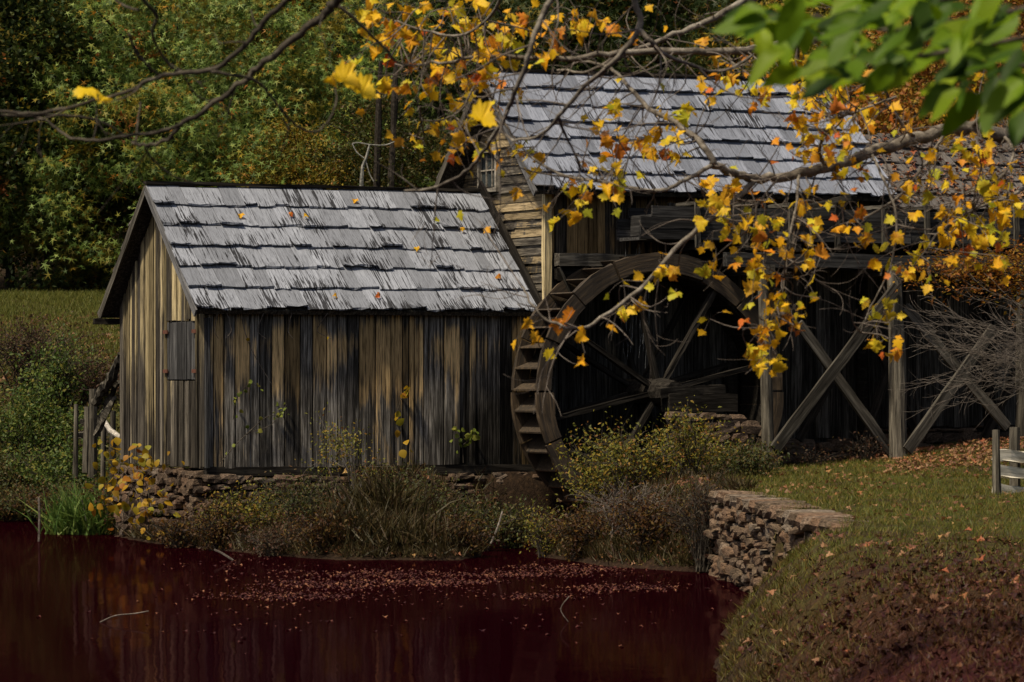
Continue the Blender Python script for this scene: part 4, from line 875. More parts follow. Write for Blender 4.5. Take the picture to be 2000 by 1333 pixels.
# right-hand maple
YM = 24.0
L_big = [(2280, 190, 25), (2120, 235, 24.6), (2000, 260, 24.4), (1948, 266, 24.3), (1896, 250, 24.2), (1847, 253, 24.1), (1790, 271, 24), (1703, 299, 23.8), (1615, 330, 23.6), (1545, 343, 23.4), (1475, 349, 23.2), (1423, 336, 23.0), (1393, 322, 22.9)]
limbs = [(L_big, .06, .022),
    ([(1393, 322, 22.9), (1373, 284, 22.9), (1321, 242, 23), (1266, 212, 23.2), (1220, 160, 23.4), (1180, 130, 23.6), (1100, 118, 23.8)], .022, .008),
    ([(1475, 349, 23.2), (1423, 403, 23), (1335, 470, 22.8), (1250, 566, 22.6), (1160, 631, 22.4), (1117, 641, 22.3), (1066, 624, 22.3), (1034, 588, 22.3), (1020, 560, 22.4)], .020, .005),
    ([(1393, 322, 22.9), (1340, 352, 22.8), (1290, 372, 22.8), (1240, 368, 22.9), (1180, 357, 23), (1120, 348, 23.1), (1084, 336, 23.2), (1030, 300, 23.4), (984, 240, 23.6), (960, 190, 23.8)], .014, .006),
    ([(1900, -20, 24.5), (1800, 5, 24.4), (1703, 31, 24.2), (1650, 53, 24), (1587, 78, 23.8), (1510, 91, 23.7), (1440, 99, 23.6), (1335, 101, 23.4), (1230, 100, 23.3), (1125, 113, 23.2), (1030, 112, 23.2), (936, 113, 23.2), (860, 122, 23.2), (790, 128, 23.3)], .045, .007),
    ([(1560, -40, 25), (1450, 5, 24.6), (1380, 40, 24.4), (1300, 76, 24.2), (1210, 110, 24), (1150, 140, 24), (1090, 135, 24.1)], .028, .007),
    ([(1240, -40, 19), (1241, 5, 19), (1248, 58, 19), (1196, 123, 19), (1143, 168, 19.2), (1090, 228, 19.4), (1055, 264, 19.6), (1003, 274, 19.8), (970, 245, 20)], .018, .006),
    ([(1248, 56, 19), (1276, 88, 19), (1310, 112, 19.2), (1400, 140, 19.5), (1470, 110, 20)], .014, .006),
    ([(1110, -60, 18.5), (1076, 0, 18.5), (1045, 60, 18.5), (1031, 112, 18.5), (1003, 186, 18.6), (978, 242, 18.8), (943, 298, 19), (908, 336, 19.2), (845, 368, 19.4), (790, 375, 19.6)], .017, .006),
    ([(1090, 228, 19.4), (1110, 275, 19.6), (1135, 330, 19.8)], .009, .005),
    ([(1896, 250, 24.2), (1925, 222, 24), (1960, 180, 23.8), (1990, 120, 23.6)], .02, .01),
    ([(1790, 271, 24), (1760, 240, 23.8), (1730, 180, 23.6), (1700, 110, 23.5)], .013, .006),
    ([(1615, 330, 23.6), (1600, 290, 23.4), (1630, 240, 23.3), (1680, 215, 23.2), (1750, 190, 23.2)], .013, .006),
    ([(1847, 258, 24.1), (1800, 330, 23.8), (1760, 380, 23.6), (1700, 420, 23.4), (1640, 440, 23.2)], .011, .005),
    ([(1703, 299, 23.8), (1720, 340, 23.5), (1750, 420, 23.3), (1740, 520, 23.2), (1700, 600, 23.2), (1680, 650, 23.1)], .010, .004),
    ([(1560, 343, 23.4), (1555, 400, 23.2), (1540, 470, 23.1), (1530, 560, 23), (1500, 640, 23)], .010, .004),
    ([(2060, 250, 24.5), (2040, 330, 24), (1980, 380, 23.8), (1900, 410, 23.6), (1840, 450, 23.5), (1800, 500, 23.4)], .016, .005),
    ([(1520, 347, 23.3), (1480, 400, 23.2), (1460, 450, 23.1)], .009, .004),
    ([(1960, 265, 24.3), (1980, 300, 24), (1950, 350, 23.9), (1880, 380, 23.8)], .012, .006),
    ([(1000, -50, 22), (960, 30, 22.4), (900, 70, 22.6), (830, 60, 22.8), (770, 40, 23)], .012, .005),
    ([(960, 115, 23.2), (930, 160, 23.2), (900, 215, 23.2), (860, 235, 23.2), (820, 235, 23.2)], .009, .004)]
trunk_m = [(6.2, 25.5, .9, .3), (6.1, 25.4, 2.5, .24), (5.9, 25.3, 4.2, .2), (5.6, 25.2, 6.5, .16)]
limbs.append(([Vector((5.95, 25.3, 4.0)), Vector((5.0, 25.2, 4.5)), at(2280, 190, 25)], .09, .06))
limbs.append(([Vector((5.7, 25.2, 5.6)), Vector((4.3, 25, 5.8)), at(1900, -20, 24.5)], .07, .045))
limbs.append(([Vector((5.75, 25.2, 5.9)), Vector((3.5, 22.5, 6.3)), at(1560, -40, 25)], .05, .028))
limbs.append(([Vector((5.6, 25.2, 6.3)), Vector((3.0, 21.5, 6.0)), at(1240, -40, 19), at(1110, -60, 18.5)], .04, .017))
maple, mpaths, mr_ = near_tree('maple_tree', 'autumn maple with yellow and orange leaves reaching in from the right over the mill roof', trunk_m, limbs, M_bark, 5)
ends = grow_twigs(maple, mpaths[:21], mr_, .10, .46, M_pale, .0036, .55)
CL = [(790, 60, 80, 55, 24), (860, 115, 60, 60, 22), (900, 55, 90, 50, 18), (760, 165, 36, 30, 8), (825, 240, 50, 45, 10), (905, 222, 50, 50, 13), (920, 272, 26, 34, 6), (1000, 70, 110, 55, 15), (1085, 60, 70, 45, 8), (1150, 35, 50, 30, 6), (955, 140, 50, 40, 13), (1185, 300, 50, 40, 13), (1150, 342, 50, 34, 10), (1235, 200, 60, 60, 6), (1310, 240, 55, 55, 8), (1375, 205, 50, 45, 9), (1180, 400, 60, 30, 6), (1430, 185, 50, 45, 6), (1560, 165, 80, 50, 34), (1645, 200, 80, 55, 32), (1600, 255, 60, 45, 22), (1720, 190, 55, 45, 12), (1640, 310, 60, 50, 7), (1385, 400, 55, 34, 13), (1470, 440, 60, 50, 20), (1430, 475, 50, 34, 8), (1560, 470, 45, 50, 9), (1590, 430, 45, 45, 8), (1640, 400, 60, 34, 9), (1700, 430, 50, 34, 6), (1520, 560, 50, 70, 22), (1505, 640, 55, 55, 22), (1720, 560, 45, 75, 10), (1700, 640, 40, 34, 9), (1850, 440, 75, 50, 18), (1900, 380, 80, 55, 24), (1950, 335, 55, 55, 18), (1885, 300, 75, 45, 18), (1960, 445, 45, 55, 14), (1800, 350, 55, 45, 9), (1288, 500, 36, 34, 6), (1212, 530, 25, 25, 3), (1325, 520, 18, 12, 2), (1318, 570, 4, 4, 1), (1058, 686, 4, 4, 1), (1022, 643, 30, 14, 4), (1146, 687, 6, 6, 1), (1100, 645, 26, 20, 3), (1240, 590, 36, 24, 5), (1380, 640, 30, 16, 3), (1598, 582, 4, 4, 1), (1090, 45, 280, 40, 26), (1410, 120, 80, 34, 13), (1300, 300, 330, 90, 34), (1000, 425, 60, 40, 2), (1850, 520, 120, 40, 14), (780, 20, 60, 20, 10), (930, 20, 60, 20, 8), (1650, 255, 70, 40, 12), (1890, 200, 90, 60, 16)]
allpts = [(p, rad[i]) for S, rad in mpaths[:21] for i, p in enumerate(S)]; AP = np.array([p for p, _ in allpts])
leaves = []; stalks = MB()
for (cx, cy, rx, ry, n_) in CL:
    n_ = int(n_*1.45) if n_ > 5 else n_
    c0 = at(cx, cy, 23.3); j = int(np.argmin(((AP-np.array(c0))*np.array([1, .3, 1])) .__pow__(2).sum(1))); base = AP[j]; Yc = base[1]
    groups = max(1, n_//3); hubs = []
    for g_ in range(groups):
        a = mr_.uniform(0, 6.28); rr = mr_.random()**.5; hp = at(cx+rx*1.12*rr*math.cos(a), cy+ry*1.12*rr*math.sin(a), Yc+mr_.uniform(-.55, .55)); hubs.append(hp)
        j = int(np.argmin(((AP-np.array(hp))**2).sum(1))); b0 = Vector(AP[j]); md = b0.lerp(hp, .5)+Vector((mr_.uniform(-1, 1), 0, mr_.uniform(-1, 1)))*(hp-b0).length*.22
        stalks.tube(smooth_path([b0, md, hp], 3), [.0055, .005, .0045, .004, .0036, .003, .0026], 4, False)
    for i in range(n_):
        hp = hubs[i % groups]; p = hp+Vector((mr_.gauss(0, .06), mr_.gauss(0, .1), mr_.gauss(-.02, .06))) if n_ > 1 else hp
        Mx = leaf_rot(mr_); s = .045+.06*mr_.random()**1.3; leaves.append((p, Mx, s)); tip = p+Mx @ Vector((0, .16*s, 0)); stalks.tube([hp, p.lerp(hp, .4)+ZD*.01, tip], .0016, 3, False)
o = stalks.build('leaf_stalks', M_pale, maple); o['kind'] = 'stuff'
order = sorted(range(len(leaves)), key=lambda i: -leaves[i][2]/leaves[i][0].y)
for i in order[:300]:
    p, Mx, s = leaves[i]; link('leaf', MAPLE_ME[i % 6], p, maple, Mx.to_euler(), s)
rest = [leaves[i] for i in order[300:]]
if rest: foliage('leaves', (T_maple[0]+np.array([0, .16, 0]), T_maple[1]), np.array([p for p, _, _ in rest]), np.array([np.array(m_) for _, m_, _ in rest]), np.array([s for _, _, s in rest]), M_maple_s, maple)

# left bare-branched tree
YL = 15.0
def q3(pts, Y=YL): return [(x, y, Y+k*.06) for k, (x, y) in enumerate(pts)]
limbsL = [(q3([(760, -120), (690, -40), (658, 0), (630, 31), (574, 77), (525, 115), (487, 147), (420, 203), (357, 242), (326, 273), (280, 285), (259, 277)]), .022, .006),
    (q3([(620, -60), (560, 0), (515, 45), (473, 95), (413, 137), (350, 144), (301, 154), (245, 179), (147, 207), (70, 221), (0, 217), (-60, 210)]), .013, .006),
    (q3([(357, 242), (308, 259), (245, 266), (193, 275), (140, 270), (115, 255), (90, 236), (60, 226)], 15.4), .008, .004),
    (q3([(-20, 224), (60, 226), (140, 227), (196, 238), (238, 262), (266, 280)], 15.6), .007, .004),
    (q3([(413, 140), (487, 154), (518, 175), (546, 210), (578, 245), (613, 259), (641, 238), (658, 196), (651, 154), (655, 140)], 15.2), .007, .0035),
    (q3([(270, -30), (280, 0), (305, 28), (298, 63), (308, 95), (333, 130), (357, 145), (385, 186), (438, 210), (460, 235)], 15.2), .008, .003),
    (q3([(252, 66), (266, 102), (294, 133), (315, 150)], 15.2), .006, .004),
    (q3([(283, 290), (301, 315), (336, 343), (378, 357)], 15.6), .005, .003),
    (q3([(660, 10), (716, 60), (751, 95), (779, 123), (840, 128)], 15.2), .008, .004),
    (q3([(270, 20), (240, 10), (200, -20)], 15.2), .006, .004),
    (q3([(515, 45), (500, 50), (490, 20)], 15.2), .004, .003),
    (q3([(266, 280), (270, 230), (275, 200)], 15.6), .005, .003)]
limbsL.append(([Vector((3.6, 14.0, 4.9)), Vector((1.6, 14.4, 5.3)), at(760, -120, 15)], .05, .022)); limbsL.append(([at(760, -120, 15), at(690, -110, 15), at(620, -60, 15)], .018, .013))
limbsL.append(([at(760, -120, 15), at(500, -140, 15), at(270, -30, 15.2)], .014, .008))
lt, lpaths, lr_ = near_tree('bare_maple_tree', 'nearly bare dark branches with a few yellow leaves crossing the upper left', [(3.7, 14, 1.0, .2), (3.7, 14, 3, .16), (3.6, 14, 5.2, .12), (3.4, 14, 7, .08)], limbsL, M_twig, 6)
grow_twigs(lt, lpaths[:12], lr_, .42, .3, M_twig, .003, .25)
for (px, py, s, Y) in ((664, 138, .115, 15.3), (700, 161, .11, 15.3), (932, 214, .115, 15.5), (160, 174, .1, 15.4), (200, 186, .085, 15.4), (648, 150, .06, 15.3)):
    n_ = Vector((.1, -.5, .85)) if px > 300 else Vector((.3, -.25, .9)); y = Vector((.9, -.3, -.2)); n_.normalize(); y = (y-n_*y.dot(n_)).normalized(); Mx = Matrix((y.cross(n_), y, n_)).transposed()
    mm = MAPLE_ME[rnd.randrange(6)]; o = link('leaf', mm, at(px-18, py, Y), lt, Mx.to_euler(), s)
    o.material_slots[0].link = 'OBJECT'; o.material_slots[0].material = M_near

# near green leaves, upper right
tv, tf = T_ovate; OV = []
for k in range(4):
    q_ = tv.copy(); g_ = np.random.default_rng(k+30); q_[:, 0] *= g_.uniform(.68, .92); q_[:, 2] += .1*np.sin(q_[:, 1]*5+k); mm = flatmesh('leaf', (q_, tf), np.zeros((1, 3)), np.eye(3)[None], 1, M_green); mm.shade_smooth(); OV.append(mm)
YG = 9.5
limbsG = [(q3([(2250, -60), (2120, -10), (2000, 20), (1880, 40), (1760, 60), (1640, 40), (1540, 30), (1470, 40)], YG), .012, .003),
          (q3([(2200, 40), (2080, 60), (1960, 80), (1850, 100), (1740, 120), (1640, 140)], YG-.3), .009, .003),
          (q3([(2200, 160), (2080, 130), (1990, 130), (1930, 170), (1900, 200)], YG-.2), .009, .003)]
limbsG.append(([Vector((3.3, 9.5, 3.6)), Vector((2.5, 9.5, 3.9)), at(2250, -60, YG)], .03, .012)); limbsG.append(([Vector((3.3, 9.5, 3.4)), at(2350, 80, YG), at(2200, 40, YG-.3)], .02, .009)); limbsG.append(([Vector((3.3, 9.5, 3.0)), at(2350, 190, YG), at(2200, 160, YG-.2)], .02, .009))
gt, gpaths, gr_ = near_tree('green_leaved_tree', 'blurred green leaves of a near tree hanging in the upper right corner', [(3.3, 9.5, .9, .09), (3.3, 9.5, 2.5, .07), (3.3, 9.5, 4.2, .05)], limbsG, M_twig, 9)
for (cx, cy, rx, ry, n_) in ((1500, 25, 70, 30, 7), (1460, 60, 50, 25, 4), (1600, 60, 70, 45, 9), (1560, 110, 60, 35, 6), (1700, 60, 70, 50, 10), (1690, 130, 90, 35, 9), (1790, 40, 80, 50, 12), (1820, 110, 90, 50, 13), (1900, 60, 90, 60, 14), (1950, 150, 60, 50, 11), (1880, 180, 50, 40, 7), (1970, 205, 30, 30, 4), (1620, 160, 50, 40, 4), (1740, 10, 120, 30, 8), (1530, 150, 20, 20, 2)):
    for i in range(int(n_*1.5)):
        a = gr_.uniform(0, 6.28); rr = gr_.random()**.5; p = at(cx+rx*rr*math.cos(a)+30, cy+ry*rr*math.sin(a)-15, YG+gr_.uniform(-.7, .6))
        n_v = Vector((gr_.gauss(0, .35), gr_.gauss(0, .3)-.55, gr_.gauss(0, .35)+.75)).normalized(); y = Vector((gr_.gauss(-.75, .5), gr_.gauss(-.2, .4), gr_.gauss(-.45, .35))); y = (y-n_v*y.dot(n_v)).normalized()
        link('leaf', OV[i % 4], p, gt, Matrix((y.cross(n_v), y, n_v)).transposed().to_euler(), gr_.uniform(.085, .135))

# ------------------------------------------------------------------ shrubs and weeds
def shrub(name, label, base, h, rad, nst, nleaf, m, tmpl, size, bark=M_twig, up=.3, lean=(0, 0), cat='shrub', twiggy=.5, spread=.13, seed=None, upper=.25):
    r_ = random.Random(seed if seed is not None else len(label)*31+int(h*100)); b = Vector(base); root = thing(name, b, label, cat); mb = MB(); tips = []
    for k in range(nst):
        a = r_.uniform(0, 6.28); rr = rad*r_.random()**.6; e_ = b+Vector((math.cos(a)*rr+lean[0], math.sin(a)*rr*.8+lean[1], h*r_.uniform(.45, 1.05)*(1-.3*rr/rad)))
        s0 = b+Vector((r_.uniform(-.3, .3)*rad, r_.uniform(-.2, .2)*rad, -.05)); md = s0.lerp(e_, .5)+Vector((r_.uniform(-.1, .1), 0, .18*h)); S = smooth_path([s0, md, e_], 5)
        mb.tube(S, [.011*(1-.75*i/(len(S)-1))*max(.6, h/1.5) for i in range(len(S))], 4, False)
        for i in range(int(len(S)*upper), len(S)):
            tips.append(S[i])
            if r_.random() < twiggy:
                T = curve_twig(S[i], (S[i]-S[i-1]).normalized()+Vector((r_.uniform(-1, 1), r_.uniform(-1, 1), r_.uniform(-.4, .8))), h*r_.uniform(.12, .3), 1.0, 4, r_); mb.tube(T, [.004, .0035, .003, .0025, .002], 3, False); tips += T[1:]
    mb.build('stems', bark, root)
    if nleaf:
        g = np.random.default_rng(nst*7+nleaf); A = np.array(tips); P_ = A[g.integers(0, len(A), nleaf)]+g.normal(size=(nleaf, 3))*spread*np.array([1, 1, .7])
        foliage('foliage', tmpl, P_, rotations(nleaf, up, g, (-.2, -.6, 0)), size*g.uniform(.6, 1.3, nleaf), m, root)
    return root
def gp_(px, Y): x = fx(px, Y); return (x, Y, max(0, hz(x, Y)))
shrub('willow_bush', 'broad yellow green bush in front of the wheel pit', gp_(1240, 60.5), 1.15, 1.2, 80, 3300, M_bush, T_small, .06, seed=1)
shrub('willow_bush', 'yellow leaved bush with tall stems against the wheel pier', gp_(1345, 60), 1.1, .5, 34, 1300, M_bush, T_small, .058, seed=2)
shrub('low_shrub', 'low leafy shrub at the foot of the first flume post', gp_(1450, 60.8), .5, .62, 40, 2000, M_weed, T_small, .06, seed=3)
shrub('twiggy_bush', 'bare twiggy bush leaning over the water before the stone wall', gp_(1385, 54.3), 1.25, .62, 120, 900, M_red, T_small, .05, M_twig, seed=4, twiggy=.8)
shrub('twiggy_bush', 'tangle of grey arching twigs at the water under the wheel bush', gp_(1230, 57), .75, .95, 80, 700, M_red, T_small, .045, M_pale, seed=5, twiggy=.8)
shrub('low_shrub', 'small speckled green shrub at the tailrace mouth', gp_(1065, 58.9), .75, .35, 30, 900, M_bush, T_small, .045, seed=6)
shrub('leafy_bush', 'dense light green bush on the far left bank', gp_(60, 75.8), 1.5, 1.5, 70, 6000, M_lush, T_small, .085, seed=7)
shrub('leafy_bush', 'green bush beside the log fence on the left bank', gp_(130, 74), 1.3, 1.1, 60, 4200, M_lush, T_small, .08, seed=8)
shrub('leafy_bush', 'olive bush at the left edge above the water', gp_(-10, 75), 1.1, 1.1, 50, 3600, M_weed, T_small, .08, seed=9)
shrub('bramble', 'brown tangled bramble below the left lawn', gp_(70, 78.5), 1.5, 1.6, 110, 2600, M_red, T_small, .07, M_trunk, seed=10, twiggy=.8)
shrub('bramble', 'brown brushy bramble behind the log fence', gp_(185, 77.5), 1.0, 1.0, 70, 1600, M_red, T_small, .07, M_trunk, seed=11, twiggy=.8)
shrub('leafy_bush', 'leafy shrub with green sprays above the log fence', gp_(110, 76.8), 1.9, .8, 40, 2200, M_lush, T_small, .085, seed=12)
shrub('weed_sapling', 'thin yellowish sapling before the middle of the shed wall', gp_(683, 61.5), 1.55, .55, 10, 800, M_bush, T_small, .05, M_pale, seed=13, upper=.6)
shrub('weed_clump', 'reddish brown weeds against the foundation below the shutter corner', gp_(470, 61.6), .75, .7, 46, 1900, M_bush, T_small, .055, seed=14)
shrub('weed_clump', 'olive weeds at the foundation left of the sapling', gp_(590, 60.8), .85, .8, 50, 2000, M_weed, T_small, .055, seed=15)
shrub('weed_clump', 'dim weeds at the foundation right of the sapling', gp_(800, 61.2), .85, .85, 50, 2000, M_weed, T_small, .055, seed=16)
shrub('weed_clump', 'dim weeds by the right end of the shed foundation', gp_(930, 61), .8, .7, 46, 1700, M_weed, T_small, .055, seed=17)
shrub('weed_clump', 'rusty weeds along the waterline left of the grass tuft', gp_(540, 59.4), .5, .8, 50, 1200, M_red, T_small, .05, seed=18)
shrub('bank_shrub', 'dark bushy growth overhanging the water on the left bank', gp_(60, 73.9), .75, 1.6, 80, 3600, M_weed, T_small, .07, seed=19, lean=(0, -.5))
shrub('bank_shrub', 'brownish growth overhanging the water left of the yellow vine', gp_(170, 70), .9, .9, 70, 2400, M_weed, T_small, .065, seed=20, lean=(.1, -.3))
for k, (px, Y, h, r_, lab) in enumerate(((1600, 65.2, .3, .5, 'sparse dead weeds under the first trestle bay'), (1690, 65.6, .55, .35, 'dead brown weed stalks left of the second flume post'), (1480, 64, .35, .4, 'dead weeds behind the first flume post'))):
    shrub('dead_weeds', lab, gp_(px, Y), h, r_, 40, 260, M_red, T_small, .05, M_trunk, seed=30+k)
for k, (px, Y, h, r_, nl, m, lab) in enumerate((
    (350, 62.2, .5, .5, 700, M_rusty, 'rusty tangle climbing the stones under the shed corner'),
    (430, 61.3, .7, .55, 1500, M_rusty, 'golden brown tangle just right of the shed corner stones'),
    (640, 58.7, .55, .7, 1700, M_rusty, 'rust coloured brush leaning over the water before the sapling'),
    (900, 58.9, .5, .6, 1500, M_rusty, 'rust coloured brush at the left lip of the tailrace'),
    (1140, 57.6, .7, .6, 1900, M_rusty, 'brown brush at the right lip of the tailrace'),
    (1270, 55.8, .75, .7, 2200, M_rusty, 'brown thicket at the water between wheel bush and stone wall'),
    (1390, 54.6, 1.05, .55, 1800, M_rusty, 'brown leafy thicket hiding the left end of the stone wall'),
    (1170, 61.5, .85, .7, 1700, M_bush, 'yellow leaved brush left of the broad wheel bush'),
    (1410, 61.5, .55, .6, 1300, M_bush, 'yellow green brush at the right of the wheel pier'),
    (1000, 62, .8, .5, 1400, M_weed, 'dark weeds under the lower left rim of the wheel'),
    (250, 67, .9, .7, 2000, M_rusty, 'rusty brush at the foot of the shed gable'),
    (120, 72.3, .7, .9, 2200, M_rusty, 'rusty brush hanging over the water on the left bank'),
    (10, 73.8, .6, .9, 2000, M_rusty, 'rusty brush over the water at the left edge'))):
    shrub('brush', lab, gp_(px, Y), h, r_, 60, nl, m, T_small, .06, M_trunk, seed=60+k, twiggy=.7, spread=.12, upper=.1)
# bare shrub with pale twigs and a few orange leaves at right
br = shrub('bare_dogwood', 'leafless shrub of fine pale branches reaching in at the right edge', (fx(2085, 57), 57, 1.1), 2.2, .3, 6, 0, M_orange, T_small, .07, M_pale, seed=40)
mb = MB(); r_ = random.Random(41); tp_ = []
for k in range(46):
    s0 = at(2080+r_.uniform(-10, 30), r_.uniform(600, 830), 57+r_.uniform(-.5, .5)); e_ = at(r_.uniform(1770, 1990), r_.uniform(560, 800), 56.8+r_.uniform(-.6, .6)); md = s0.lerp(e_, .55)+ZD*r_.uniform(-.1, .25); S = smooth_path([s0, md, e_], 5)
    mb.tube(S, [.008*(1-.75*i/(len(S)-1)) for i in range(len(S))], 4, False)
    for i in range(4, len(S)):
        for q_ in range(2):
            T = curve_twig(S[i], (S[i]-S[i-1]).normalized()*1.2+Vector((r_.uniform(-1, .2), r_.uniform(-.6, .6), r_.uniform(-.8, .9))), r_.uniform(.15, .5), 1.2, 5, r_); mb.tube(T, [.0036, .0033, .003, .0026, .0023, .002], 3, False)
o = mb.build('branches', M_pale, br)
ob = shrub('orange_beech', 'small copper leaved tree spreading over the flume at right', (fx(2120, 58), 58, 1.2), 3.2, .3, 5, 0, M_orange, T_small, .08, M_trunk, seed=42)
mb = MB(); tp_ = []
for k in range(34):
    s0 = at(2110, r_.uniform(480, 640), 58); e_ = at(r_.uniform(1760, 2010), r_.gauss(525, 26), 57.5+r_.uniform(-.7, .7)); md = s0.lerp(e_, .5)+ZD*r_.uniform(0, .2); S = smooth_path([s0, md, e_], 6); mb.tube(S, [.012*(1-.8*i/(len(S)-1)) for i in range(len(S))], 4, False); tp_ += S[4:]
mb.build('branches', M_trunk, ob)
g = np.random.default_rng(43); A = np.array(tp_); P_ = A[g.integers(0, len(A), 2600)]+g.normal(size=(2600, 3))*np.array([.16, .16, .1])
foliage('foliage', T_small, P_, rotations(2600, 1.0, g), .08*g.uniform(.6, 1.3, 2600), M_orange, ob)
# wild vine with yellow leaves at the shed corner, vines on the wall
OVm = []
for k in range(3):
    q_ = T_ovate[0].copy(); q_[:, 0] *= 1.7; mm = flatmesh('leaf', (q_, T_ovate[1]), np.zeros((1, 3)), np.eye(3)[None], 1, M_vine); mm.shade_smooth(); OVm.append(mm)
M_sprig = leaf_mat('sprig_leaf', [(0, (.1, .14, .02)), (.6, (.17, .2, .03)), (1, (.24, .22, .04))], 'object', .3)
def vine(name, label, paths, nl, size, m, spread, bark=M_twig, cat='vine', seed=1):
    r_ = random.Random(seed); root = thing(name, at(*paths[0][0]), label, cat); A = []
    for pts in paths:
        S = smooth_path([at(*p) for p in pts], 5); MB().tube(S, [.008*(1-.6*i/len(S)) for i in range(len(S))], 4, False).build('stem', bark, root); A += S[2:]
    for k in range(nl):
        p = r_.choice(A)+Vector((r_.gauss(0, spread), r_.gauss(0, spread*.5)-.04, r_.gauss(0, spread)))
        o = link('leaf', OVm[k % 3], p, root, leaf_rot(r_, .8, .5).to_euler(), size*r_.uniform(.6, 1.3)); o.material_slots[0].link = 'OBJECT'; o.material_slots[0].material = m
YV = 62.4
vine('wild_vine', 'tangled vine with yellow round leaves climbing at the left corner of the shed', [[(300, 1050, 63.2), (250, 1010, 63.6), (215, 980, 64), (200, 950, 64.3)], [(310, 1040, 62.8), (265, 960, 63.4), (240, 920, 64), (200, 900, 64.5)], [(290, 1030, 63), (290, 960, 63), (270, 910, 63.4), (290, 880, 63.6)], [(240, 1010, 63.6), (260, 950, 63.6), (330, 900, 62.9)], [(220, 960, 64), (235, 900, 64), (205, 870, 64.4)], [(230, 1030, 63.5), (270, 1000, 63), (320, 980, 62.6)]], 150, .13, M_vine, .17, seed=1)
def wallY(px): u, _ = uz(px, 800, -.1); return Y0+ST*u-CT*.1
vine('wall_vine', 'orange leaved vine on the middle boards of the shed wall', [[(790, 905, wallY(790)), (785, 850, wallY(785)), (778, 800, wallY(778)), (792, 765, wallY(790))]], 12, .14, M_vine, .06, seed=2)
vine('wall_vine', 'green sprig rising before the right part of the shed wall', [[(905, 905, wallY(900)), (902, 870, wallY(900)), (885, 835, wallY(885))], [(902, 872, wallY(900)), (920, 855, wallY(915)), (930, 842, wallY(930))]], 26, .09, M_sprig, .05, seed=3)
vine('wall_vine', 'thin green sprig across the upper left boards of the shed wall', [[(455, 820, wallY(455)), (462, 780, wallY(462)), (485, 752, wallY(485)), (510, 757, wallY(510))]], 16, .07, M_sprig, .04, seed=4)
vine('wall_vine', 'sparse brownish vine along the lower left boards of the shed wall', [[(430, 905, wallY(430)), (480, 850, wallY(480)), (530, 830, wallY(530)), (560, 790, wallY(560))], [(480, 850, wallY(480)), (520, 815, wallY(520)), (550, 812, wallY(550))]], 24, .07, M_sprig, .06, seed=5)
vine('wall_vine', 'dry curled tendrils hanging from the shed eave', [[(x, 612, wallY(x)-.1), (x+dx, 632, wallY(x)-.12), (x+dx*1.4, 648, wallY(x)-.12), (x-dx*.5, 662, wallY(x)-.12)] for x, dx in ((425, -4), (443, 6), (570, -5), (640, -14), (515, -8))]+[[(470, 612, wallY(470)), (482, 660, wallY(480)), (500, 700, wallY(500)), (530, 750, wallY(530))]], 3, .06, M_vine, .03, bark=M_pale, seed=6)

# ------------------------------------------------------------------ grass, litter, floating leaves
def scatter(n, xr, yr, test=None, power=1.0):
    x = nr.uniform(*xr, n); y = yr[0]+(yr[1]-yr[0])*nr.random(n)**power
    k = pond_dist(x, y) > .03
    if test is not None: k &= test(x, y)
    x, y = x[k], y[k]; return np.stack([x, y, height(x, y)], 1)
infr = lambda x, y: (x < y*.137+.4) & (x > -y*.137-.4)
P_ = scatter(150000, (1.4, 9.5), (18, 66.2), infr, 1.15); nearm = P_[:, 1]+nr.normal(size=len(P_))*5 < 32
foliage('near_grass', T_blade, P_[nearm], upright(nearm.sum(), .6), nr.uniform(.04, .10, nearm.sum()), M_nearg); bpy.data.objects['near_grass']['label'] = 'brownish grass on the near right bank'
P_ = P_[~nearm]; foliage('lawn_grass', T_blade, P_, upright(len(P_), .6), nr.uniform(.03, .085, len(P_))*(.7+P_[:, 1]/90), M_grass)
Q_ = scatter(60000, (1.0, 4.5), (24, 43.5), lambda x, y: infr(x, y) & (nr.random(len(x)) < np.clip(1-pond_dist(x, y)/.9, 0, 1))); foliage('bank_edge_grass', T_blade, Q_, upright(len(Q_), .8), nr.uniform(.04, .13, len(Q_)), M_edge); bpy.data.objects['bank_edge_grass']['label'] = 'longer grass along the edge of the near right bank'
bpy.data.objects['lawn_grass']['label'] = 'short mown grass on the right hand lawn'
P_ = scatter(90000, (-14, -5), (80, 100), infr); foliage('meadow_grass', T_blade, P_, upright(len(P_), .5), nr.uniform(.08, .2, len(P_)), M_meadow)
bpy.data.objects['meadow_grass']['label'] = 'short grass on the far left slope'
P_ = scatter(60000, (-6.2, 3.2), (54, 64.6), lambda x, y: (pond_dist(x, y) < 5) & infr(x, y) & (vnoise(x, y, 1.6, 5) > -.25)); foliage('shore_grass', T_blade, P_, upright(len(P_), .55), nr.uniform(.06, .24, len(P_)), M_dry)
bpy.data.objects['shore_grass']['label'] = 'dry mixed grass and weeds along the near shore'
P_ = scatter(260000, (-9, 4), (53.5, 75), lambda x, y: (pond_dist(x, y) < .45) & infr(x, y) & (y < 63.2+np.clip(-5-x, 0, 9)*4) & (vnoise(x, y, 2.2, 4) > -.35)); R_ = upright(len(P_), .75); foliage('waterline_grass', T_blade, P_, R_, nr.uniform(.08, .3, len(P_)), M_dry)
bpy.data.objects['waterline_grass']['label'] = 'dead grass leaning over the waterline'
P_ = scatter(26000, (-14, -5.5), (64, 80), infr); foliage('bank_weeds', T_small, P_+np.array([0, 0, .12])+nr.random((len(P_), 3))*np.array([.2, .2, .35]), rotations(len(P_), .3), nr.uniform(.05, .12, len(P_)), M_weed)
bpy.data.objects['bank_weeds']['label'] = 'low weeds covering the left bank'
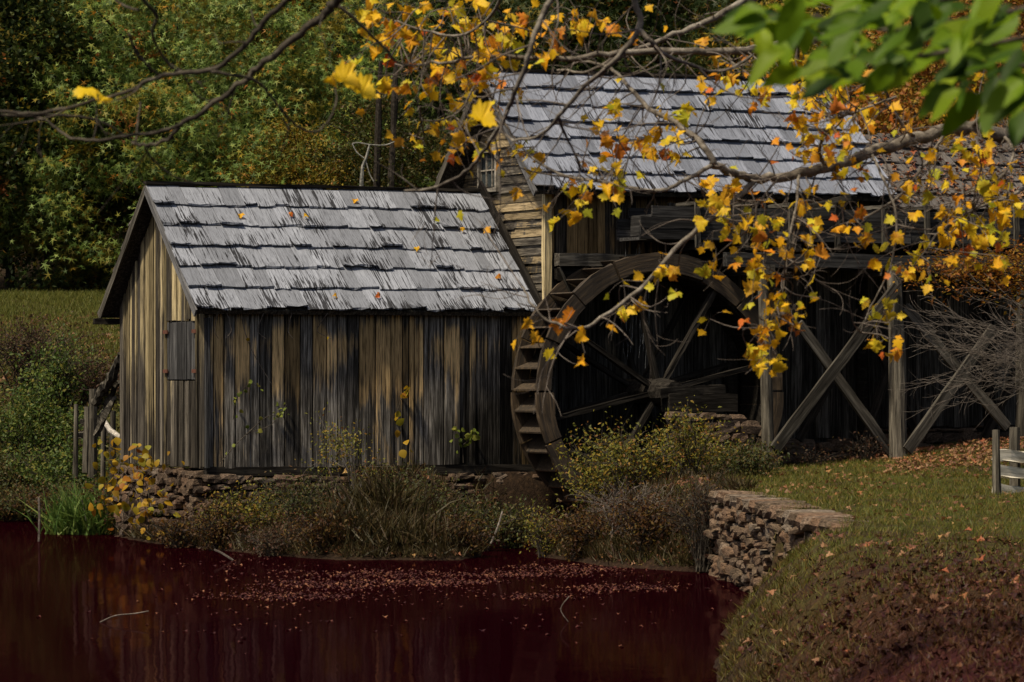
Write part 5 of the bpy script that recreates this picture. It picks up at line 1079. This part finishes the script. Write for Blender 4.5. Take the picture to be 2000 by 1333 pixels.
def tuft(label, px, Y, n, h, r, m, dx=0.):
    b = gp_(px, Y); root = thing('grass_tuft', b, label, 'grass'); g = np.random.default_rng(px); rot = upright(n, .55, g)
    foliage('blades', (T_blade[0]*np.array([.55, 1, 1.6]), T_blade[1]), np.array(b)+g.normal(size=(n, 3))*np.array([r, r*.6, .02]), rot, h*g.uniform(.5, 1.2, n), m, root)
tuft('bright green clump of tall arching grass left of the shed', 178, 67.5, 900, .85, .3, M_lushg)
tuft('dry golden grass tuft at the waterline before the shed', 790, 58.6, 900, .5, .42, M_dry)
tuft('dry grass tuft at the waterline left of the golden one', 700, 58.9, 700, .55, .34, M_dry)
tuft('tall dim grass below the right half of the shed wall', 870, 62, 700, .7, .4, M_dry)
tuft('small green tuft on top of the stone wall', 1432, 53.6, 160, .22, .1, M_lushg)
tuft('pale reedy tuft standing below the sapling', 740, 60.2, 500, .7, .3, M_dry)
T_fl = (T_maple[0]*np.array([1, 1, 2.2])-np.array([0, .4, 0]), T_maple[1])
def litter(name, label, P_, size, m, up=1.6):
    n_ = len(P_); o = foliage(name, T_fl, P_+np.array([0, 0, .025]), rotations(n_, up), size*nr.uniform(.6, 1.2, n_), m); o['label'] = label
P_ = scatter(5200, (1.6, 9.5), (26, 66.5), lambda x, y: infr(x, y) & (nr.random(len(x)) < np.interp(y, [26, 40, 52, 60, 66], [.35, .3, .4, .9, 1])*np.clip(.5+vnoise(x, y, .8, 1), .1, 1))); litter('fallen_leaves', 'tan fallen leaves scattered over the lawn', P_, .085, M_litter)
P_ = scatter(24000, (1.2, 5.5), (17, 38), lambda x, y: infr(x, y) & (nr.random(len(x)) < np.clip((37-y+1.5*vnoise(x, y, .9, 3)+(x-2.5)*1.5)/26, .02, .34))); litter('maroon_leaf_litter', 'thick maroon leaf litter in the near right corner', P_, .05, M_maroon, 1.2)
P_ = scatter(3500, (-14, -5.5), (78, 91), infr); litter('slope_leaves', 'brown fallen leaves on the far left slope', P_, .13, M_litter)
P_ = scatter(2600, (5, 9.5), (60, 67.5), lambda x, y: infr(x, y) & (x > 6+.6*vnoise(x, y, 1.1))); litter('drifted_leaves', 'drift of pinkish brown leaves under the trestle at right', P_, .1, M_litter)
P_ = scatter(5000, (-6, 3.2), (55, 64.5), infr); litter('shore_leaves', 'brown leaves lying among the shore weeds', P_, .085, M_litter, .8)
bands = []
for (cx, cy, rx, ry, n_) in ((720, 1122, 170, 8, 380), (640, 1142, 130, 10, 380), (850, 1138, 130, 6, 420), (1000, 1124, 150, 5, 300), (560, 1165, 130, 8, 300), (1120, 1112, 130, 9, 400), (1220, 1150, 120, 9, 260), (1060, 1165, 90, 6, 120), (700, 1150, 260, 30, 260), (500, 1200, 320, 60, 70), (1100, 1190, 250, 60, 60), (480, 1108, 120, 20, 80)):
    px = cx+nr.normal(size=n_)*rx*.55; py = cy+nr.normal(size=n_)*ry*.55; Y = EYE*F/np.maximum(py-HOR, 60); bands.append(np.stack([(px-1000)/F*Y, Y, np.full(n_, .006)], 1))
P_ = np.concatenate(bands); P_ = P_[pond_dist(P_[:, 0], P_[:, 1]) < 0]
o = foliage('floating_leaves', T_fl, P_, rotations(len(P_), 6), .055*nr.uniform(.5, 1.3, len(P_)), M_float); o['label'] = 'rafts of fallen leaves floating on the dark pond'
# leaves lying on the roofs
def roof_leaf(u, d, ve, ze, vr, zr, label, s=.12):
    v = ve+(vr-ve)*d; z = ze+(zr-ze)*d+.14; sn_v = Vector((0, -(zr-ze), vr-ve)).normalized(); n_ = (VD*sn_v.y+ZD*sn_v.z+Vector((rnd.uniform(-.2, .2), 0, 0))).normalized(); y = Vector((rnd.uniform(-1, 1), rnd.uniform(-1, 1), 0)); y = (y-n_*y.dot(n_)).normalized()
    o = link('fallen_leaf', MAPLE_ME[rnd.randrange(6)], W(u, v, z), None, Matrix((y.cross(n_), y, n_)).transposed().to_euler(), s); tag(o, label, 'leaf', 'leaves lying on the shed roof')
for u, d, lab in ((1.15, .72, 'orange leaf on the shed roof nearest its left peak'), (1.98, .71, 'left one of two close leaves high on the shed roof'), (2.28, .72, 'right one of two close leaves high on the shed roof'), (3.35, .86, 'leaf close under the middle of the shed ridge'), (4.6, .69, 'upper leaf near the right end of the shed roof'), (5.0, .62, 'leaf beside the dark flashing high on the shed roof'), (4.1, .45, 'lone leaf in the middle of the right half of the shed roof'), (2.2, .07, 'left leaf of two on the lowest shingle course'), (5.35, .22, 'leaf low on the shed roof beside the wheel'), (3.0, .06, 'right leaf of two on the lowest shingle course')): roof_leaf(u, d, SVE, SZE, SVR, SZR, lab, .1)
P_ = []; 
for k in range(900):
    d = rnd.random(); u = rnd.uniform(12.4, 18); P_.append(W(u, wv_e+(wv_r-wv_e)*d, wz_e+(wz_r-wz_e)*d+.11))
litter('roof_leaf_litter', 'orange brown leaves strewn over the wing roof', np.array(P_), .1, M_litter, 1.2)
# sticks in the pond
def stick(label, pts, r0, m=M_pale):
    mb = MB(); mb.tube(smooth_path([at(*p) for p in pts], 4), [r0]*((len(pts)-1)*4+1), 5); tag(mb.build('stick', m), label, 'stick', 'sticks poking from the pond')
def yw(py): return EYE*F/(py-HOR)
stick('pale upright stake in the water at far left', [(76, 1058, yw(1058)), (77, 1015, yw(1058)), (76, 972, yw(1058))], .022)
stick('thin bent twig standing in the water left of the vine', [(172, 1040, yw(1045)), (168, 1015, yw(1045)), (160, 978, yw(1045))], .012)
stick('pale slanted stick lying at the waterline below the shed corner', [(455, 1095, yw(1095)), (435, 1082, yw(1095)), (418, 1074, yw(1095))], .018)
stick('long twig arching over the dark water at lower left', [(195, 1216, yw(1216)), (225, 1203, yw(1216)), (262, 1199, yw(1216)), (290, 1194, yw(1216))], .008)
stick('dark slanted stick in the tailrace mouth', [(958, 1063, 59.5), (972, 1030, 60), (981, 1000, 60.4)], .014)
stick('forked dead twig rising from the water before the bush', [(1110, 1215, yw(1215)), (1095, 1190, yw(1215)), (1112, 1165, yw(1215))], .006)
